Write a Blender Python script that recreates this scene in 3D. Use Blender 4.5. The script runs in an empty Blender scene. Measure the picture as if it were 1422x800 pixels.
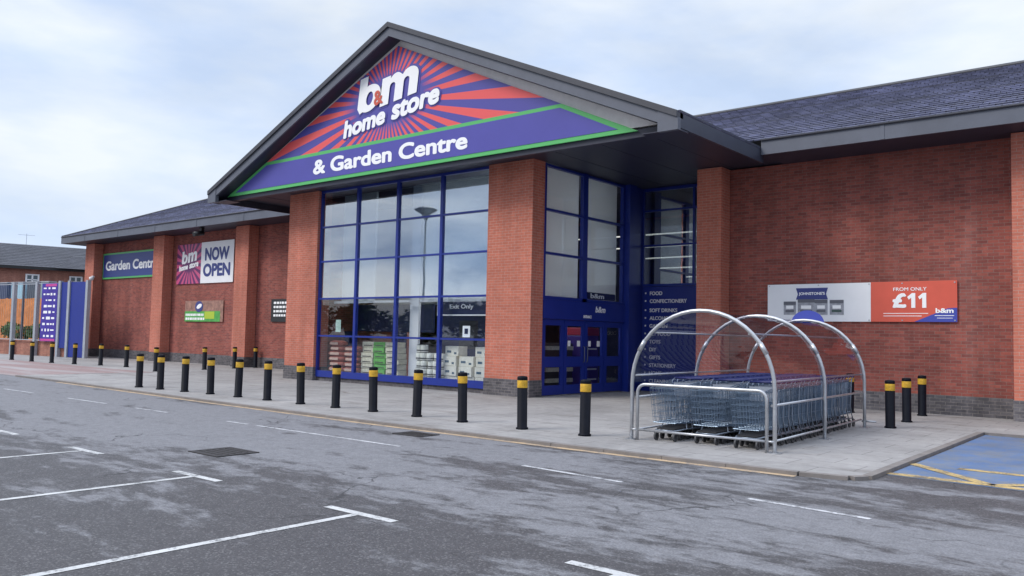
import bpy, bmesh, math, random
from mathutils import Vector, Matrix
random.seed(7)
PI = math.pi
S = bpy.context.scene
COL = S.collection

# ------------------------------------------------------------------ camera
cam = bpy.data.objects.new('camera', bpy.data.cameras.new('camera'))
COL.objects.link(cam)
cam.data.sensor_width = 36.0
cam.data.lens = 29.4787
cam.data.clip_start = 0.05
cam.data.clip_end = 2000
r2 = Vector((0.77013729, 0.63750943, 0.02168596)); u2 = Vector((0.02073479, -0.05899857, 0.9980427)); fw = Vector((-0.63754107, 0.76818025, 0.05865562))
Mx = Matrix((r2, u2, -fw)).transposed().to_4x4()
Mx.translation = (0, 0, 1.65)
cam.matrix_world = Mx
S.camera = cam

# ------------------------------------------------------------------ world, sun, exposure
W = bpy.data.worlds.new('World'); S.world = W
W.use_nodes = True
nt = W.node_tree; nt.nodes.clear()
N = nt.nodes.new; L = nt.links.new
SUN_EL, SUN_AZ = 44, 212          # azimuth: compass style, from +Y clockwise
sky = N('ShaderNodeTexSky'); sky.sky_type = 'NISHITA'; sky.sun_disc = False
sky.sun_elevation = math.radians(SUN_EL); sky.sun_rotation = math.radians(SUN_AZ); sky.dust_density = 2.0; sky.air_density = 1.0
tc = N('ShaderNodeTexCoord'); mp = N('ShaderNodeMapping'); mp.inputs['Scale'].default_value = (1, 1, 3.0)
L(tc.outputs['Generated'], mp.inputs['Vector'])
n1 = N('ShaderNodeTexNoise'); n1.inputs['Scale'].default_value = 2.1; n1.inputs['Detail'].default_value = 7; n1.inputs['Roughness'].default_value = 0.55; n1.inputs['Distortion'].default_value = 0.35
L(mp.outputs[0], n1.inputs['Vector'])
rp = N('ShaderNodeValToRGB'); rp.color_ramp.elements[0].position = 0.36; rp.color_ramp.elements[1].position = 0.60
rp.color_ramp.elements[0].color = (0.76, 0.76, 0.76, 1); rp.color_ramp.elements[1].color = (1, 1, 1, 1)
L(n1.outputs['Fac'], rp.inputs['Fac'])
n2 = N('ShaderNodeTexNoise'); n2.inputs['Scale'].default_value = 4.3; n2.inputs['Detail'].default_value = 5
L(mp.outputs[0], n2.inputs['Vector'])
cr = N('ShaderNodeValToRGB'); cr.color_ramp.elements[0].position = 0.35; cr.color_ramp.elements[1].position = 0.62
cr.color_ramp.elements[0].color = (4.9, 5.9, 7.7, 1); cr.color_ramp.elements[1].color = (6.6, 7.1, 7.7, 1)
L(n2.outputs['Fac'], cr.inputs['Fac'])
sxyz = N('ShaderNodeSeparateXYZ'); L(tc.outputs['Generated'], sxyz.inputs[0])
mpb = N('ShaderNodeMapping'); mpb.inputs['Scale'].default_value = (1, 1, 4.2); mpb.inputs['Location'].default_value = (3.1, 1.7, .4)
L(tc.outputs['Generated'], mpb.inputs['Vector'])
n3 = N('ShaderNodeTexNoise'); n3.inputs['Scale'].default_value = 3.2; n3.inputs['Detail'].default_value = 8; n3.inputs['Roughness'].default_value = .6; n3.inputs['Distortion'].default_value = .5
L(mpb.outputs[0], n3.inputs['Vector'])
crb = N('ShaderNodeValToRGB'); e = crb.color_ramp.elements; e[0].position = .36; e[1].position = .66
e[0].color = (1.9, 2.7, 4.3, 1); e[1].color = (7.6, 7.9, 8.3, 1); em = e.new(.50); em.color = (4.6, 5.3, 6.5, 1)
L(n3.outputs['Fac'], crb.inputs['Fac'])
mrb = N('ShaderNodeMapRange'); mrb.inputs['From Min'].default_value = .15; mrb.inputs['From Max'].default_value = -.35; L(sxyz.outputs['Y'], mrb.inputs['Value'])
crm = N('ShaderNodeMixRGB'); L(mrb.outputs[0], crm.inputs[0]); L(cr.outputs[0], crm.inputs[1]); L(crb.outputs[0], crm.inputs[2])
cr = crm
mxw = N('ShaderNodeMixRGB'); L(rp.outputs['Color'], mxw.inputs[0]); L(sky.outputs[0], mxw.inputs[1]); L(cr.outputs[0], mxw.inputs[2])
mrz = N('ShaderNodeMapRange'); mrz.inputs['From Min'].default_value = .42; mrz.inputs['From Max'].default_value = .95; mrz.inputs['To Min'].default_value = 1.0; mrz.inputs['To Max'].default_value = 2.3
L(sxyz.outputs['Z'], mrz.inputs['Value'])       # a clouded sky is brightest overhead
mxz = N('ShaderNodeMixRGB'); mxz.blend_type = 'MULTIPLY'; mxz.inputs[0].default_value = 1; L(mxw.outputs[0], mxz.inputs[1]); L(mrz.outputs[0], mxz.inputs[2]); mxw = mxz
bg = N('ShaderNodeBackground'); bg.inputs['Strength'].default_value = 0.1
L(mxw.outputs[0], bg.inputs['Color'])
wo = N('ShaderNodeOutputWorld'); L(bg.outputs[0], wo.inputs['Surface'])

sl = bpy.data.lights.new('sun', 'SUN'); sl.energy = 1.5; sl.angle = math.radians(22); sl.color = (1, 0.95, 0.87)
so = bpy.data.objects.new('sun', sl); COL.objects.link(so)
_el, _az = math.radians(SUN_EL), math.radians(SUN_AZ)
sd = Vector((math.sin(_az) * math.cos(_el), math.cos(_az) * math.cos(_el), math.sin(_el)))
so.rotation_euler = sd.to_track_quat('Z', 'Y').to_euler()
S.view_settings.view_transform = 'Standard'
S.view_settings.look = 'None'
S.view_settings.exposure = 0.45
S.view_settings.gamma = 1
S.view_settings.use_curve_mapping = False

# ------------------------------------------------------------------ materials
def mat(name, col=(.5, .5, .5), rough=.6, metal=0.0, spec=.5, noise=0.0, nscale=6.0, bump=0.0, bscale=60.0):
    m = bpy.data.materials.new(name); m.use_nodes = True
    t = m.node_tree; b = t.nodes['Principled BSDF']
    b.inputs['Base Color'].default_value = (*col, 1); b.inputs['Roughness'].default_value = rough
    b.inputs['Metallic'].default_value = metal; b.inputs['Specular IOR Level'].default_value = spec
    if noise or bump:
        g = t.nodes.new('ShaderNodeTexCoord')
    if noise:
        n = t.nodes.new('ShaderNodeTexNoise'); n.inputs['Scale'].default_value = nscale; n.inputs['Detail'].default_value = 6; n.inputs['Roughness'].default_value = .65
        t.links.new(g.outputs['Object'], n.inputs['Vector'])
        r = t.nodes.new('ShaderNodeMapRange'); r.inputs['From Min'].default_value = .3; r.inputs['From Max'].default_value = .7
        r.inputs['To Min'].default_value = 1 - noise; r.inputs['To Max'].default_value = 1 + noise
        t.links.new(n.outputs['Fac'], r.inputs['Value'])
        mu = t.nodes.new('ShaderNodeMixRGB'); mu.blend_type = 'MULTIPLY'; mu.inputs[0].default_value = 1; mu.inputs[1].default_value = (*col, 1)
        t.links.new(r.outputs[0], mu.inputs[2]); t.links.new(mu.outputs[0], b.inputs['Base Color'])
    if bump:
        n = t.nodes.new('ShaderNodeTexNoise'); n.inputs['Scale'].default_value = bscale; n.inputs['Detail'].default_value = 4
        t.links.new(g.outputs['Object'], n.inputs['Vector'])
        bp = t.nodes.new('ShaderNodeBump'); bp.inputs['Strength'].default_value = bump; bp.inputs['Distance'].default_value = .01
        t.links.new(n.outputs['Fac'], bp.inputs['Height']); t.links.new(bp.outputs[0], b.inputs['Normal'])
    return m

class NB:            # small node-tree helper
    def __init__(s, m):
        m.use_nodes = True; s.t = m.node_tree; s.b = s.t.nodes['Principled BSDF']
    def n(s, typ, **kw):
        x = s.t.nodes.new('ShaderNode' + typ)
        for k, v in kw.items(): setattr(x, k, v)
        return x
    def l(s, a, b): s.t.links.new(a, b)
    def val(s, inp, v):
        if hasattr(v, 'links') or hasattr(v, 'is_linked'): s.l(v, inp)
        else: inp.default_value = v
    def math(s, op, a, b=None, c=None):
        x = s.n('Math', operation=op); s.val(x.inputs[0], a)
        if b is not None: s.val(x.inputs[1], b)
        if c is not None: s.val(x.inputs[2], c)
        return x.outputs[0]
    def noise(s, vec, scale, detail=5, rough=.6, dist=0.0):
        x = s.n('TexNoise'); x.inputs['Scale'].default_value = scale; x.inputs['Detail'].default_value = detail
        x.inputs['Roughness'].default_value = rough; x.inputs['Distortion'].default_value = dist
        s.l(vec, x.inputs['Vector']); return x.outputs['Fac']
    def ramp(s, fac, stops):
        x = s.n('ValToRGB'); e = x.color_ramp.elements
        while len(e) < len(stops): e.new(.5)
        for i, (p, c) in enumerate(stops):
            e[i].position = p; e[i].color = (*c, 1) if len(c) == 3 else c
        s.l(fac, x.inputs['Fac']); return x.outputs['Color']
    def mix(s, fac, a, b, mode='MIX'):
        x = s.n('MixRGB', blend_type=mode); s.val(x.inputs[0], fac)
        for i, v in ((1, a), (2, b)):
            if isinstance(v, tuple): x.inputs[i].default_value = (*v, 1)
            else: s.l(v, x.inputs[i])
        return x.outputs[0]
    def mapr(s, v, a, b, c, d):
        x = s.n('MapRange'); s.l(v, x.inputs['Value'])
        for k, y in zip(('From Min', 'From Max', 'To Min', 'To Max'), (a, b, c, d)): x.inputs[k].default_value = y
        return x.outputs[0]
    def pos(s):
        g = s.n('NewGeometry'); return g.outputs['Position']
    def uv_wall(s):          # (along the wall, height) picked from the face direction
        g = s.n('NewGeometry'); p = s.n('SeparateXYZ'); s.l(g.outputs['Position'], p.inputs[0])
        nn = s.n('SeparateXYZ'); s.l(g.outputs['True Normal'], nn.inputs[0])
        ax = s.math('ABSOLUTE', nn.outputs['X']); k = s.math('GREATER_THAN', ax, .5 if True else 0)
        ik = s.math('SUBTRACT', 1.0, k)
        u = s.math('ADD', s.math('MULTIPLY', p.outputs['X'], ik), s.math('MULTIPLY', p.outputs['Y'], k))
        return u, p.outputs['Z'], g, p

def brick_mat(name, c1, c2, mortar, var=.18, dirt=.15):
    m = bpy.data.materials.new(name); q = NB(m)
    u, v, g, p = q.uv_wall()
    cb = q.n('CombineXYZ'); q.l(u, cb.inputs[0]); q.l(v, cb.inputs[1])
    bt = q.n('TexBrick'); q.l(cb.outputs[0], bt.inputs['Vector'])
    bt.inputs['Scale'].default_value = 1.0; bt.inputs['Brick Width'].default_value = .235; bt.inputs['Row Height'].default_value = .078
    bt.inputs['Mortar Size'].default_value = .0055; bt.inputs['Mortar Smooth'].default_value = .2; bt.inputs['Bias'].default_value = 0
    bt.inputs['Color1'].default_value = (*c1, 1); bt.inputs['Color2'].default_value = (*c2, 1); bt.inputs['Mortar'].default_value = (*mortar, 1)
    big = q.noise(g.outputs['Position'], .7, 5, .6)
    fine = q.noise(g.outputs['Position'], 9, 4, .7)
    f1 = q.mapr(big, .3, .7, 1 - dirt, 1 + dirt); f2 = q.mapr(fine, .3, .7, 1 - var, 1 + var)
    c = q.mix(1, bt.outputs['Color'], f1, 'MULTIPLY'); c = q.mix(1, c, f2, 'MULTIPLY')
    ms = q.n('Mapping'); q.l(g.outputs['Position'], ms.inputs['Vector']); ms.inputs['Scale'].default_value = (1.6, 1.6, .16)
    c = q.mix(1, c, q.mapr(q.noise(ms.outputs[0], 1.0, 6, .65), .3, .7, .80, 1.18), 'MULTIPLY')
    eff = q.mapr(q.noise(ms.outputs[0], .55, 7, .7, .4), .60, .78, 0, .22)
    c = q.mix(eff, c, (.42, .33, .30))
    q.l(c, q.b.inputs['Base Color']); q.b.inputs['Roughness'].default_value = .85; q.b.inputs['Specular IOR Level'].default_value = .25
    bp = q.n('Bump'); bp.inputs['Strength'].default_value = .6; bp.inputs['Distance'].default_value = .012
    q.l(q.math('SUBTRACT', 1.0, bt.outputs['Fac']), bp.inputs['Height']); q.l(bp.outputs[0], q.b.inputs['Normal'])
    return m

M = {}
M['brick'] = brick_mat('brick_red_multi', (.34, .098, .076), (.21, .064, .055), (.25, .165, .145), .12, .12)
M['brick_pier'] = brick_mat('brick_orange', (.55, .180, .122), (.47, .147, .100), (.48, .30, .25), .10, .1)
M['plinth'] = brick_mat('brick_blue_grey', (.14, .13, .14), (.085, .08, .09), (.22, .20, .19), .25, .2)
M['house_brick'] = brick_mat('house_brick', (.42, .18, .13), (.33, .135, .10), (.33, .25, .21))

def slate_mat(name, c1, c2, w=.30, h=.22, zk=2.5):
    m = bpy.data.materials.new(name); q = NB(m)
    g = q.n('NewGeometry'); p = q.n('SeparateXYZ'); q.l(g.outputs['Position'], p.inputs[0])
    nn = q.n('SeparateXYZ'); q.l(g.outputs['True Normal'], nn.inputs[0])
    k = q.math('GREATER_THAN', q.math('ABSOLUTE', nn.outputs['X']), q.math('ABSOLUTE', nn.outputs['Y']))
    u = q.math('ADD', q.math('MULTIPLY', p.outputs['X'], q.math('SUBTRACT', 1.0, k)), q.math('MULTIPLY', p.outputs['Y'], k))
    cb = q.n('CombineXYZ'); q.l(u, cb.inputs[0]); q.l(q.math('MULTIPLY', p.outputs['Z'], zk), cb.inputs[1])
    bt = q.n('TexBrick'); q.l(cb.outputs[0], bt.inputs['Vector'])
    bt.inputs['Scale'].default_value = 1; bt.inputs['Brick Width'].default_value = w; bt.inputs['Row Height'].default_value = h
    bt.inputs['Mortar Size'].default_value = .014; bt.inputs['Mortar Smooth'].default_value = .8
    bt.inputs['Color1'].default_value = (*c1, 1); bt.inputs['Color2'].default_value = (*c2, 1); bt.inputs['Mortar'].default_value = (.03, .031, .042, 1)
    big = q.mapr(q.noise(g.outputs['Position'], .55, 5, .65), .3, .7, .72, 1.3)
    c = q.mix(1, bt.outputs['Color'], big, 'MULTIPLY')
    fine = q.mapr(q.noise(g.outputs['Position'], 7, 4, .7), .3, .7, .75, 1.25)
    c = q.mix(1, c, fine, 'MULTIPLY')
    q.l(c, q.b.inputs['Base Color']); q.b.inputs['Roughness'].default_value = .55
    bp = q.n('Bump'); bp.inputs['Strength'].default_value = .8; bp.inputs['Distance'].default_value = .03
    q.l(q.math('SUBTRACT', q.noise(g.outputs['Position'], 5, 3), bt.outputs['Fac']), bp.inputs['Height']); q.l(bp.outputs[0], q.b.inputs['Normal'])
    return m
M['slate'] = slate_mat('slate_roof', (.150, .160, .255), (.080, .086, .145), .34, .26)
M['house_slate'] = slate_mat('house_slate', (.055, .055, .07), (.04, .04, .052), .4, .3)

M['fascia'] = mat('fascia_grey', (.108, .118, .15), .45, noise=.12, nscale=1.2)
M['fascia_dark'] = mat('fascia_dark', (.045, .052, .078), .4, noise=.15, nscale=1.5)
M['cap'] = mat('roof_capping', (.05, .052, .065), .5, noise=.15, nscale=2)
M['pale'] = mat('pale_trim', (.80, .77, .76), .55, noise=.1, nscale=2.5)
M['soffit'] = mat('soffit_board', (.028, .030, .052), .45, noise=.1, nscale=1)
M['frame'] = mat('blue_frame', (.012, .030, .25), .3, noise=.06, nscale=3)
M['blue_panel'] = mat('blue_panel', (.013, .030, .25), .35, noise=.06, nscale=2)
M['navy'] = mat('navy_board', (.008, .013, .07), .45)
M['bulk'] = mat('white_bulkhead', (.84, .85, .85), .7, noise=.04, nscale=1)
M['white_trim'] = mat('white_trim', (.78, .78, .80), .4)
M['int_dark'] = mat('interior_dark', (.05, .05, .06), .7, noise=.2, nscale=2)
M['int_floor'] = mat('interior_floor', (.22, .21, .20), .4, noise=.1, nscale=3)
M['white_sign'] = mat('white_letter', (.93, .93, .94), .4)
M['green'] = mat('green_edge', (.10, .47, .14), .4)
M['violet'] = mat('violet_face', (.080, .075, .36), .4, noise=.05, nscale=1.2)
M['orange_red'] = mat('orange_red', (.68, .105, .055), .45, noise=.05, nscale=3)
M['poster_white'] = mat('poster_white', (.84, .85, .88), .5, noise=.03, nscale=2, bump=.25, bscale=2.2)
M['poster_red'] = mat('poster_red', (.66, .105, .065), .45, noise=.06, nscale=2, bump=.35, bscale=2.0)
M['poster_navy'] = mat('poster_navy', (.035, .05, .22), .45)
M['poster_blue'] = mat('poster_blue', (.05, .07, .38), .45)
M['galv'] = mat('galvanised', (.50, .51, .53), .38, .75, noise=.14, nscale=7)
M['galv_fence'] = mat('galvanised_fence', (.40, .43, .48), .5, .3, noise=.1, nscale=3)
M['wire'] = mat('zinc_wire', (.17, .23, .31), .3, .5, noise=.1, nscale=9)
M['wire_frame'] = mat('zinc_frame', (.28, .32, .38), .35, .65)
M['handle_blue'] = mat('handle_blue', (.016, .022, .12), .35)
M['seat_flap'] = mat('seat_flap', (.30, .33, .38), .4)
M['rubber'] = mat('rubber', (.025, .025, .028), .7)
M['wheel_grey'] = mat('wheel_grey', (.07, .07, .075), .55)
M['bollard'] = mat('bollard_black', (.005, .006, .011), .5, spec=.12, noise=.3, nscale=8)
M['band'] = mat('band_yellow', (.62, .36, .028), .5, noise=.30, nscale=13)
M['black'] = mat('black_plastic', (.015, .015, .017), .4)
M['trunk'] = mat('bark', (.09, .065, .045), .9)
M['cover_iron'] = mat('cast_iron', (.030, .026, .026), .6, .2, noise=.3, nscale=14, bump=.6, bscale=30)

def glass(name, refl, tint):
    m = bpy.data.materials.new(name); m.use_nodes = True; t = m.node_tree; t.nodes.clear()
    tr = t.nodes.new('ShaderNodeBsdfTransparent'); tr.inputs[0].default_value = (*tint, 1)
    gl = t.nodes.new('ShaderNodeBsdfGlossy'); gl.inputs['Roughness'].default_value = .012; gl.inputs['Color'].default_value = (.93, .96, 1, 1)
    n = t.nodes.new('ShaderNodeTexNoise'); n.inputs['Scale'].default_value = .45; g = t.nodes.new('ShaderNodeNewGeometry')
    t.links.new(g.outputs['Position'], n.inputs['Vector'])
    bp = t.nodes.new('ShaderNodeBump'); bp.inputs['Strength'].default_value = .06; bp.inputs['Distance'].default_value = .05
    t.links.new(n.outputs['Fac'], bp.inputs['Height']); t.links.new(bp.outputs[0], gl.inputs['Normal'])
    mx = t.nodes.new('ShaderNodeMixShader'); mx.inputs[0].default_value = refl
    t.links.new(tr.outputs[0], mx.inputs[1]); t.links.new(gl.outputs[0], mx.inputs[2])
    o = t.nodes.new('ShaderNodeOutputMaterial'); t.links.new(mx.outputs[0], o.inputs[0])
    return m
M['glass'] = glass('window_glass', .34, (.80, .86, .90))
M['glass_low'] = glass('clear_glass', .06, (.94, .96, .97))
M['poly'] = glass('polycarbonate', .15, (.74, .74, .80))

def _blind():
    m = M['bulk']; t = m.node_tree; b = t.nodes['Principled BSDF']; o = [n for n in t.nodes if n.type == 'OUTPUT_MATERIAL'][0]
    tl = t.nodes.new('ShaderNodeBsdfTranslucent'); tl.inputs[0].default_value = (.85, .86, .86, 1)
    mx = t.nodes.new('ShaderNodeMixShader'); mx.inputs[0].default_value = .45
    t.links.new(b.outputs[0], mx.inputs[1]); t.links.new(tl.outputs[0], mx.inputs[2]); t.links.new(mx.outputs[0], o.inputs[0])
_blind()
def emis(name, col, s):
    m = bpy.data.materials.new(name); m.use_nodes = True; b = m.node_tree.nodes['Principled BSDF']
    b.inputs['Base Color'].default_value = (*col, 1); b.inputs['Emission Color'].default_value = (*col, 1); b.inputs['Emission Strength'].default_value = s
    return m
M['lobby_fill'] = emis('added_lobby_fill', (.88, .94, 1), 9.0)  # added fill glow for the lobby, not one of its fittings
M['tube'] = emis('lit_tube', (1, .97, .88), .55)

def sunburst(name, cx, cz, n, ca, cb, phase=0.0, duty=0.0, core=None):
    m = bpy.data.materials.new(name); q = NB(m)
    p = q.n('SeparateXYZ'); q.l(q.pos(), p.inputs[0])
    a = q.math('ARCTAN2', q.math('SUBTRACT', p.outputs['Z'], cz), q.math('SUBTRACT', p.outputs['X'], cx))
    w = q.math('SINE', q.math('MULTIPLY_ADD', a, float(n), phase))
    k = q.mapr(w, duty - .06, duty + .06, 0, 1)
    if core:
        dx = q.math('DIVIDE', q.math('SUBTRACT', p.outputs['X'], cx), core[0]); dz = q.math('DIVIDE', q.math('SUBTRACT', p.outputs['Z'], cz), core[1])
        rr_ = q.math('SQRT', q.math('ADD', q.math('MULTIPLY', dx, dx), q.math('MULTIPLY', dz, dz)))
        k = q.math('MULTIPLY', k, q.mapr(rr_, .8, 1.15, 0, 1))
    q.l(q.mix(k, ca, cb), q.b.inputs['Base Color']); q.b.inputs['Roughness'].default_value = .42
    return m
M['burst'] = sunburst('sunburst_print', -19.15, 8.78, 46, (.080, .072, .34), (.80, .105, .105), .6, .05, (1.9, .85))
M['burst_small'] = sunburst('sunburst_poster', -40.3, 5.05, 20, (.12, .02, .12), (.58, .09, .22), 0, .0, (.75, .45))

# --- ground materials
def asphalt_mat():
    m = bpy.data.materials.new('asphalt'); q = NB(m)
    pos = q.pos(); sp = q.n('SeparateXYZ'); q.l(pos, sp.inputs[0])
    st = q.n('Mapping'); q.l(pos, st.inputs['Vector']); st.inputs['Scale'].default_value = (.20, .85, 1)
    a = q.noise(st.outputs[0], 1.0, 9, .72, .35)
    st2 = q.n('Mapping'); q.l(pos, st2.inputs['Vector']); st2.inputs['Scale'].default_value = (.8, 1.5, 1)
    b = q.noise(st2.outputs[0], 1.9, 9, .78, .25)
    # worn running lane between the bays and the kerb is the drier part
    lane = q.ramp(sp.outputs['Y'], [(0, (0, 0, 0)), (1, (1, 1, 1))])
    ly = q.mapr(q.math('ABSOLUTE', q.math('SUBTRACT', sp.outputs['Y'], 8.3)), 1.4, 4.2, .065, -.045)
    lx = q.mapr(sp.outputs['X'], -15, -5, .045, -.022)
    s = q.math('ADD', q.math('ADD', q.math('MULTIPLY', a, .60), q.math('MULTIPLY', b, .40)), q.math('ADD', ly, lx))
    dry = q.mapr(s, .495, .552, 0, 1)
    agg = q.noise(pos, 55, 3, .75); agg2 = q.noise(pos, 9, 5, .7)
    col = q.mix(dry, (.066, .062, .066), (.185, .184, .198))
    col = q.mix(1, col, q.mapr(agg, .3, .7, .70, 1.30), 'MULTIPLY')
    col = q.mix(1, col, q.mapr(agg2, .3, .7, .82, 1.18), 'MULTIPLY')
    chip = q.n('TexVoronoi'); chip.inputs['Scale'].default_value = 70; q.l(pos, chip.inputs['Vector'])
    chs = q.n('SeparateXYZ'); q.l(chip.outputs['Color'], chs.inputs[0])
    col = q.mix(q.mapr(chs.outputs[0], .86, .9, 0, .28), col, (.30, .29, .29))
    ck = q.n('TexVoronoi', feature='DISTANCE_TO_EDGE'); ck.inputs['Scale'].default_value = .42
    wv = q.n('VectorMath', operation='ADD'); q.l(pos, wv.inputs[0]); nz = q.n('TexNoise'); nz.inputs['Scale'].default_value = 1.6; nz.inputs['Detail'].default_value = 6; q.l(pos, nz.inputs['Vector']); q.l(nz.outputs['Color'], wv.inputs[1])
    q.l(wv.outputs[0], ck.inputs['Vector'])
    crk = q.math('MULTIPLY', q.mapr(ck.outputs['Distance'], .003, .010, .75, 0), q.mapr(q.noise(pos, .33, 3), .5, .58, 0, 1))
    col = q.mix(crk, col, (.03, .028, .03))
    spots = q.ramp(q.noise(pos, 2.3, 3, .5), [(.70, (1, 1, 1)), (.76, (.55, .53, .53))])
    col = q.mix(1, col, spots, 'MULTIPLY')
    q.l(col, q.b.inputs['Base Color'])
    q.l(q.mapr(dry, 0, 1, .62, .82), q.b.inputs['Roughness']); q.b.inputs['Specular IOR Level'].default_value = .35
    bp = q.n('Bump'); bp.inputs['Strength'].default_value = .55; bp.inputs['Distance'].default_value = .012
    q.l(agg, bp.inputs['Height']); q.l(bp.outputs[0], q.b.inputs['Normal'])
    return m
M['asphalt'] = asphalt_mat()

def flag_mat():
    m = bpy.data.materials.new('paving_flags'); q = NB(m)
    pos = q.pos()
    bt = q.n('TexBrick'); q.l(pos, bt.inputs['Vector']); bt.inputs['Scale'].default_value = 1
    bt.inputs['Brick Width'].default_value = .9; bt.inputs['Row Height'].default_value = .6; bt.inputs['Mortar Size'].default_value = .008; bt.inputs['Mortar Smooth'].default_value = .3
    bt.inputs['Color1'].default_value = (.32, .307, .30, 1); bt.inputs['Color2'].default_value = (.30, .288, .283, 1); bt.inputs['Mortar'].default_value = (.16, .15, .15, 1)
    c = q.mix(1, bt.outputs['Color'], q.mapr(q.noise(pos, .5, 7, .65, .4), .3, .7, .78, 1.2), 'MULTIPLY')
    c = q.mix(1, c, q.mapr(q.noise(pos, 6, 6, .7), .3, .7, .88, 1.12), 'MULTIPLY')
    stn = q.n('Mapping'); q.l(pos, stn.inputs['Vector']); stn.inputs['Scale'].default_value = (.5, 1.2, 1)
    stain = q.ramp(q.noise(stn.outputs[0], 1.1, 8, .7, .5), [(.56, (1, 1, 1)), (.70, (.62, .58, .55))])
    c = q.mix(1, c, stain, 'MULTIPLY')
    q.l(c, q.b.inputs['Base Color']); q.b.inputs['Roughness'].default_value = .8; q.b.inputs['Specular IOR Level'].default_value = .3
    bp = q.n('Bump'); bp.inputs['Strength'].default_value = .3; bp.inputs['Distance'].default_value = .01
    q.l(q.math('SUBTRACT', q.noise(pos, 40, 3), bt.outputs['Fac']), bp.inputs['Height']); q.l(bp.outputs[0], q.b.inputs['Normal'])
    return m
M['flags'] = flag_mat()

def block_mat():
    m = bpy.data.materials.new('block_paving'); q = NB(m); pos = q.pos()
    bt = q.n('TexBrick'); q.l(pos, bt.inputs['Vector']); bt.inputs['Scale'].default_value = 1
    bt.inputs['Brick Width'].default_value = .2; bt.inputs['Row Height'].default_value = .1; bt.inputs['Mortar Size'].default_value = .005
    bt.inputs['Color1'].default_value = (.30, .20, .19, 1); bt.inputs['Color2'].default_value = (.25, .17, .165, 1); bt.inputs['Mortar'].default_value = (.17, .14, .14, 1)
    st = q.n('Mapping'); q.l(pos, st.inputs['Vector']); st.inputs['Scale'].default_value = (.12, .9, 1)
    c = q.mix(q.mapr(q.noise(st.outputs[0], 1.0, 7, .65, .5), .42, .62, 0, 1), bt.outputs['Color'], (.33, .30, .30))
    q.l(c, q.b.inputs['Base Color']); q.b.inputs['Roughness'].default_value = .8
    return m
M['blocks'] = block_mat()
M['kerb'] = mat('kerb_stone', (.20, .18, .17), .8, noise=.2, nscale=3, bump=.3, bscale=40)

def paint_mat(name, col, worn, lo, hi, scale=5.0, under=(.09, .088, .095)):
    m = bpy.data.materials.new(name); q = NB(m); pos = q.pos()
    n = q.math('ADD', q.math('MULTIPLY', q.noise(pos, scale, 8, .75), .6), q.math('MULTIPLY', q.noise(pos, scale * 7, 4, .7), .4))
    k = q.mapr(n, lo, hi, 0, 1)
    c = q.mix(k, under, col)
    c = q.mix(1, c, q.mapr(q.noise(pos, 1.3, 5), .3, .7, .85, 1.12), 'MULTIPLY')
    q.l(c, q.b.inputs['Base Color']); q.b.inputs['Roughness'].default_value = .7
    return m
M['line_white'] = paint_mat('white_line_paint', (.52, .52, .52), 0, .38, .50)
M['line_worn'] = paint_mat('worn_white_paint', (.58, .58, .60), 0, .42, .56, under=(.17, .168, .18))
M['line_yellow'] = paint_mat('yellow_line_paint', (.56, .40, .16), 0, .40, .54, 4)
M['line_kerb'] = paint_mat('faded_yellow_paint', (.50, .36, .22), 0, .40, .54, 2.5, (.22, .19, .175))
M['bay_blue'] = paint_mat('blue_bay_paint', (.070, .155, .34), 0, .40, .62, 1.4, (.17, .19, .22))

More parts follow.
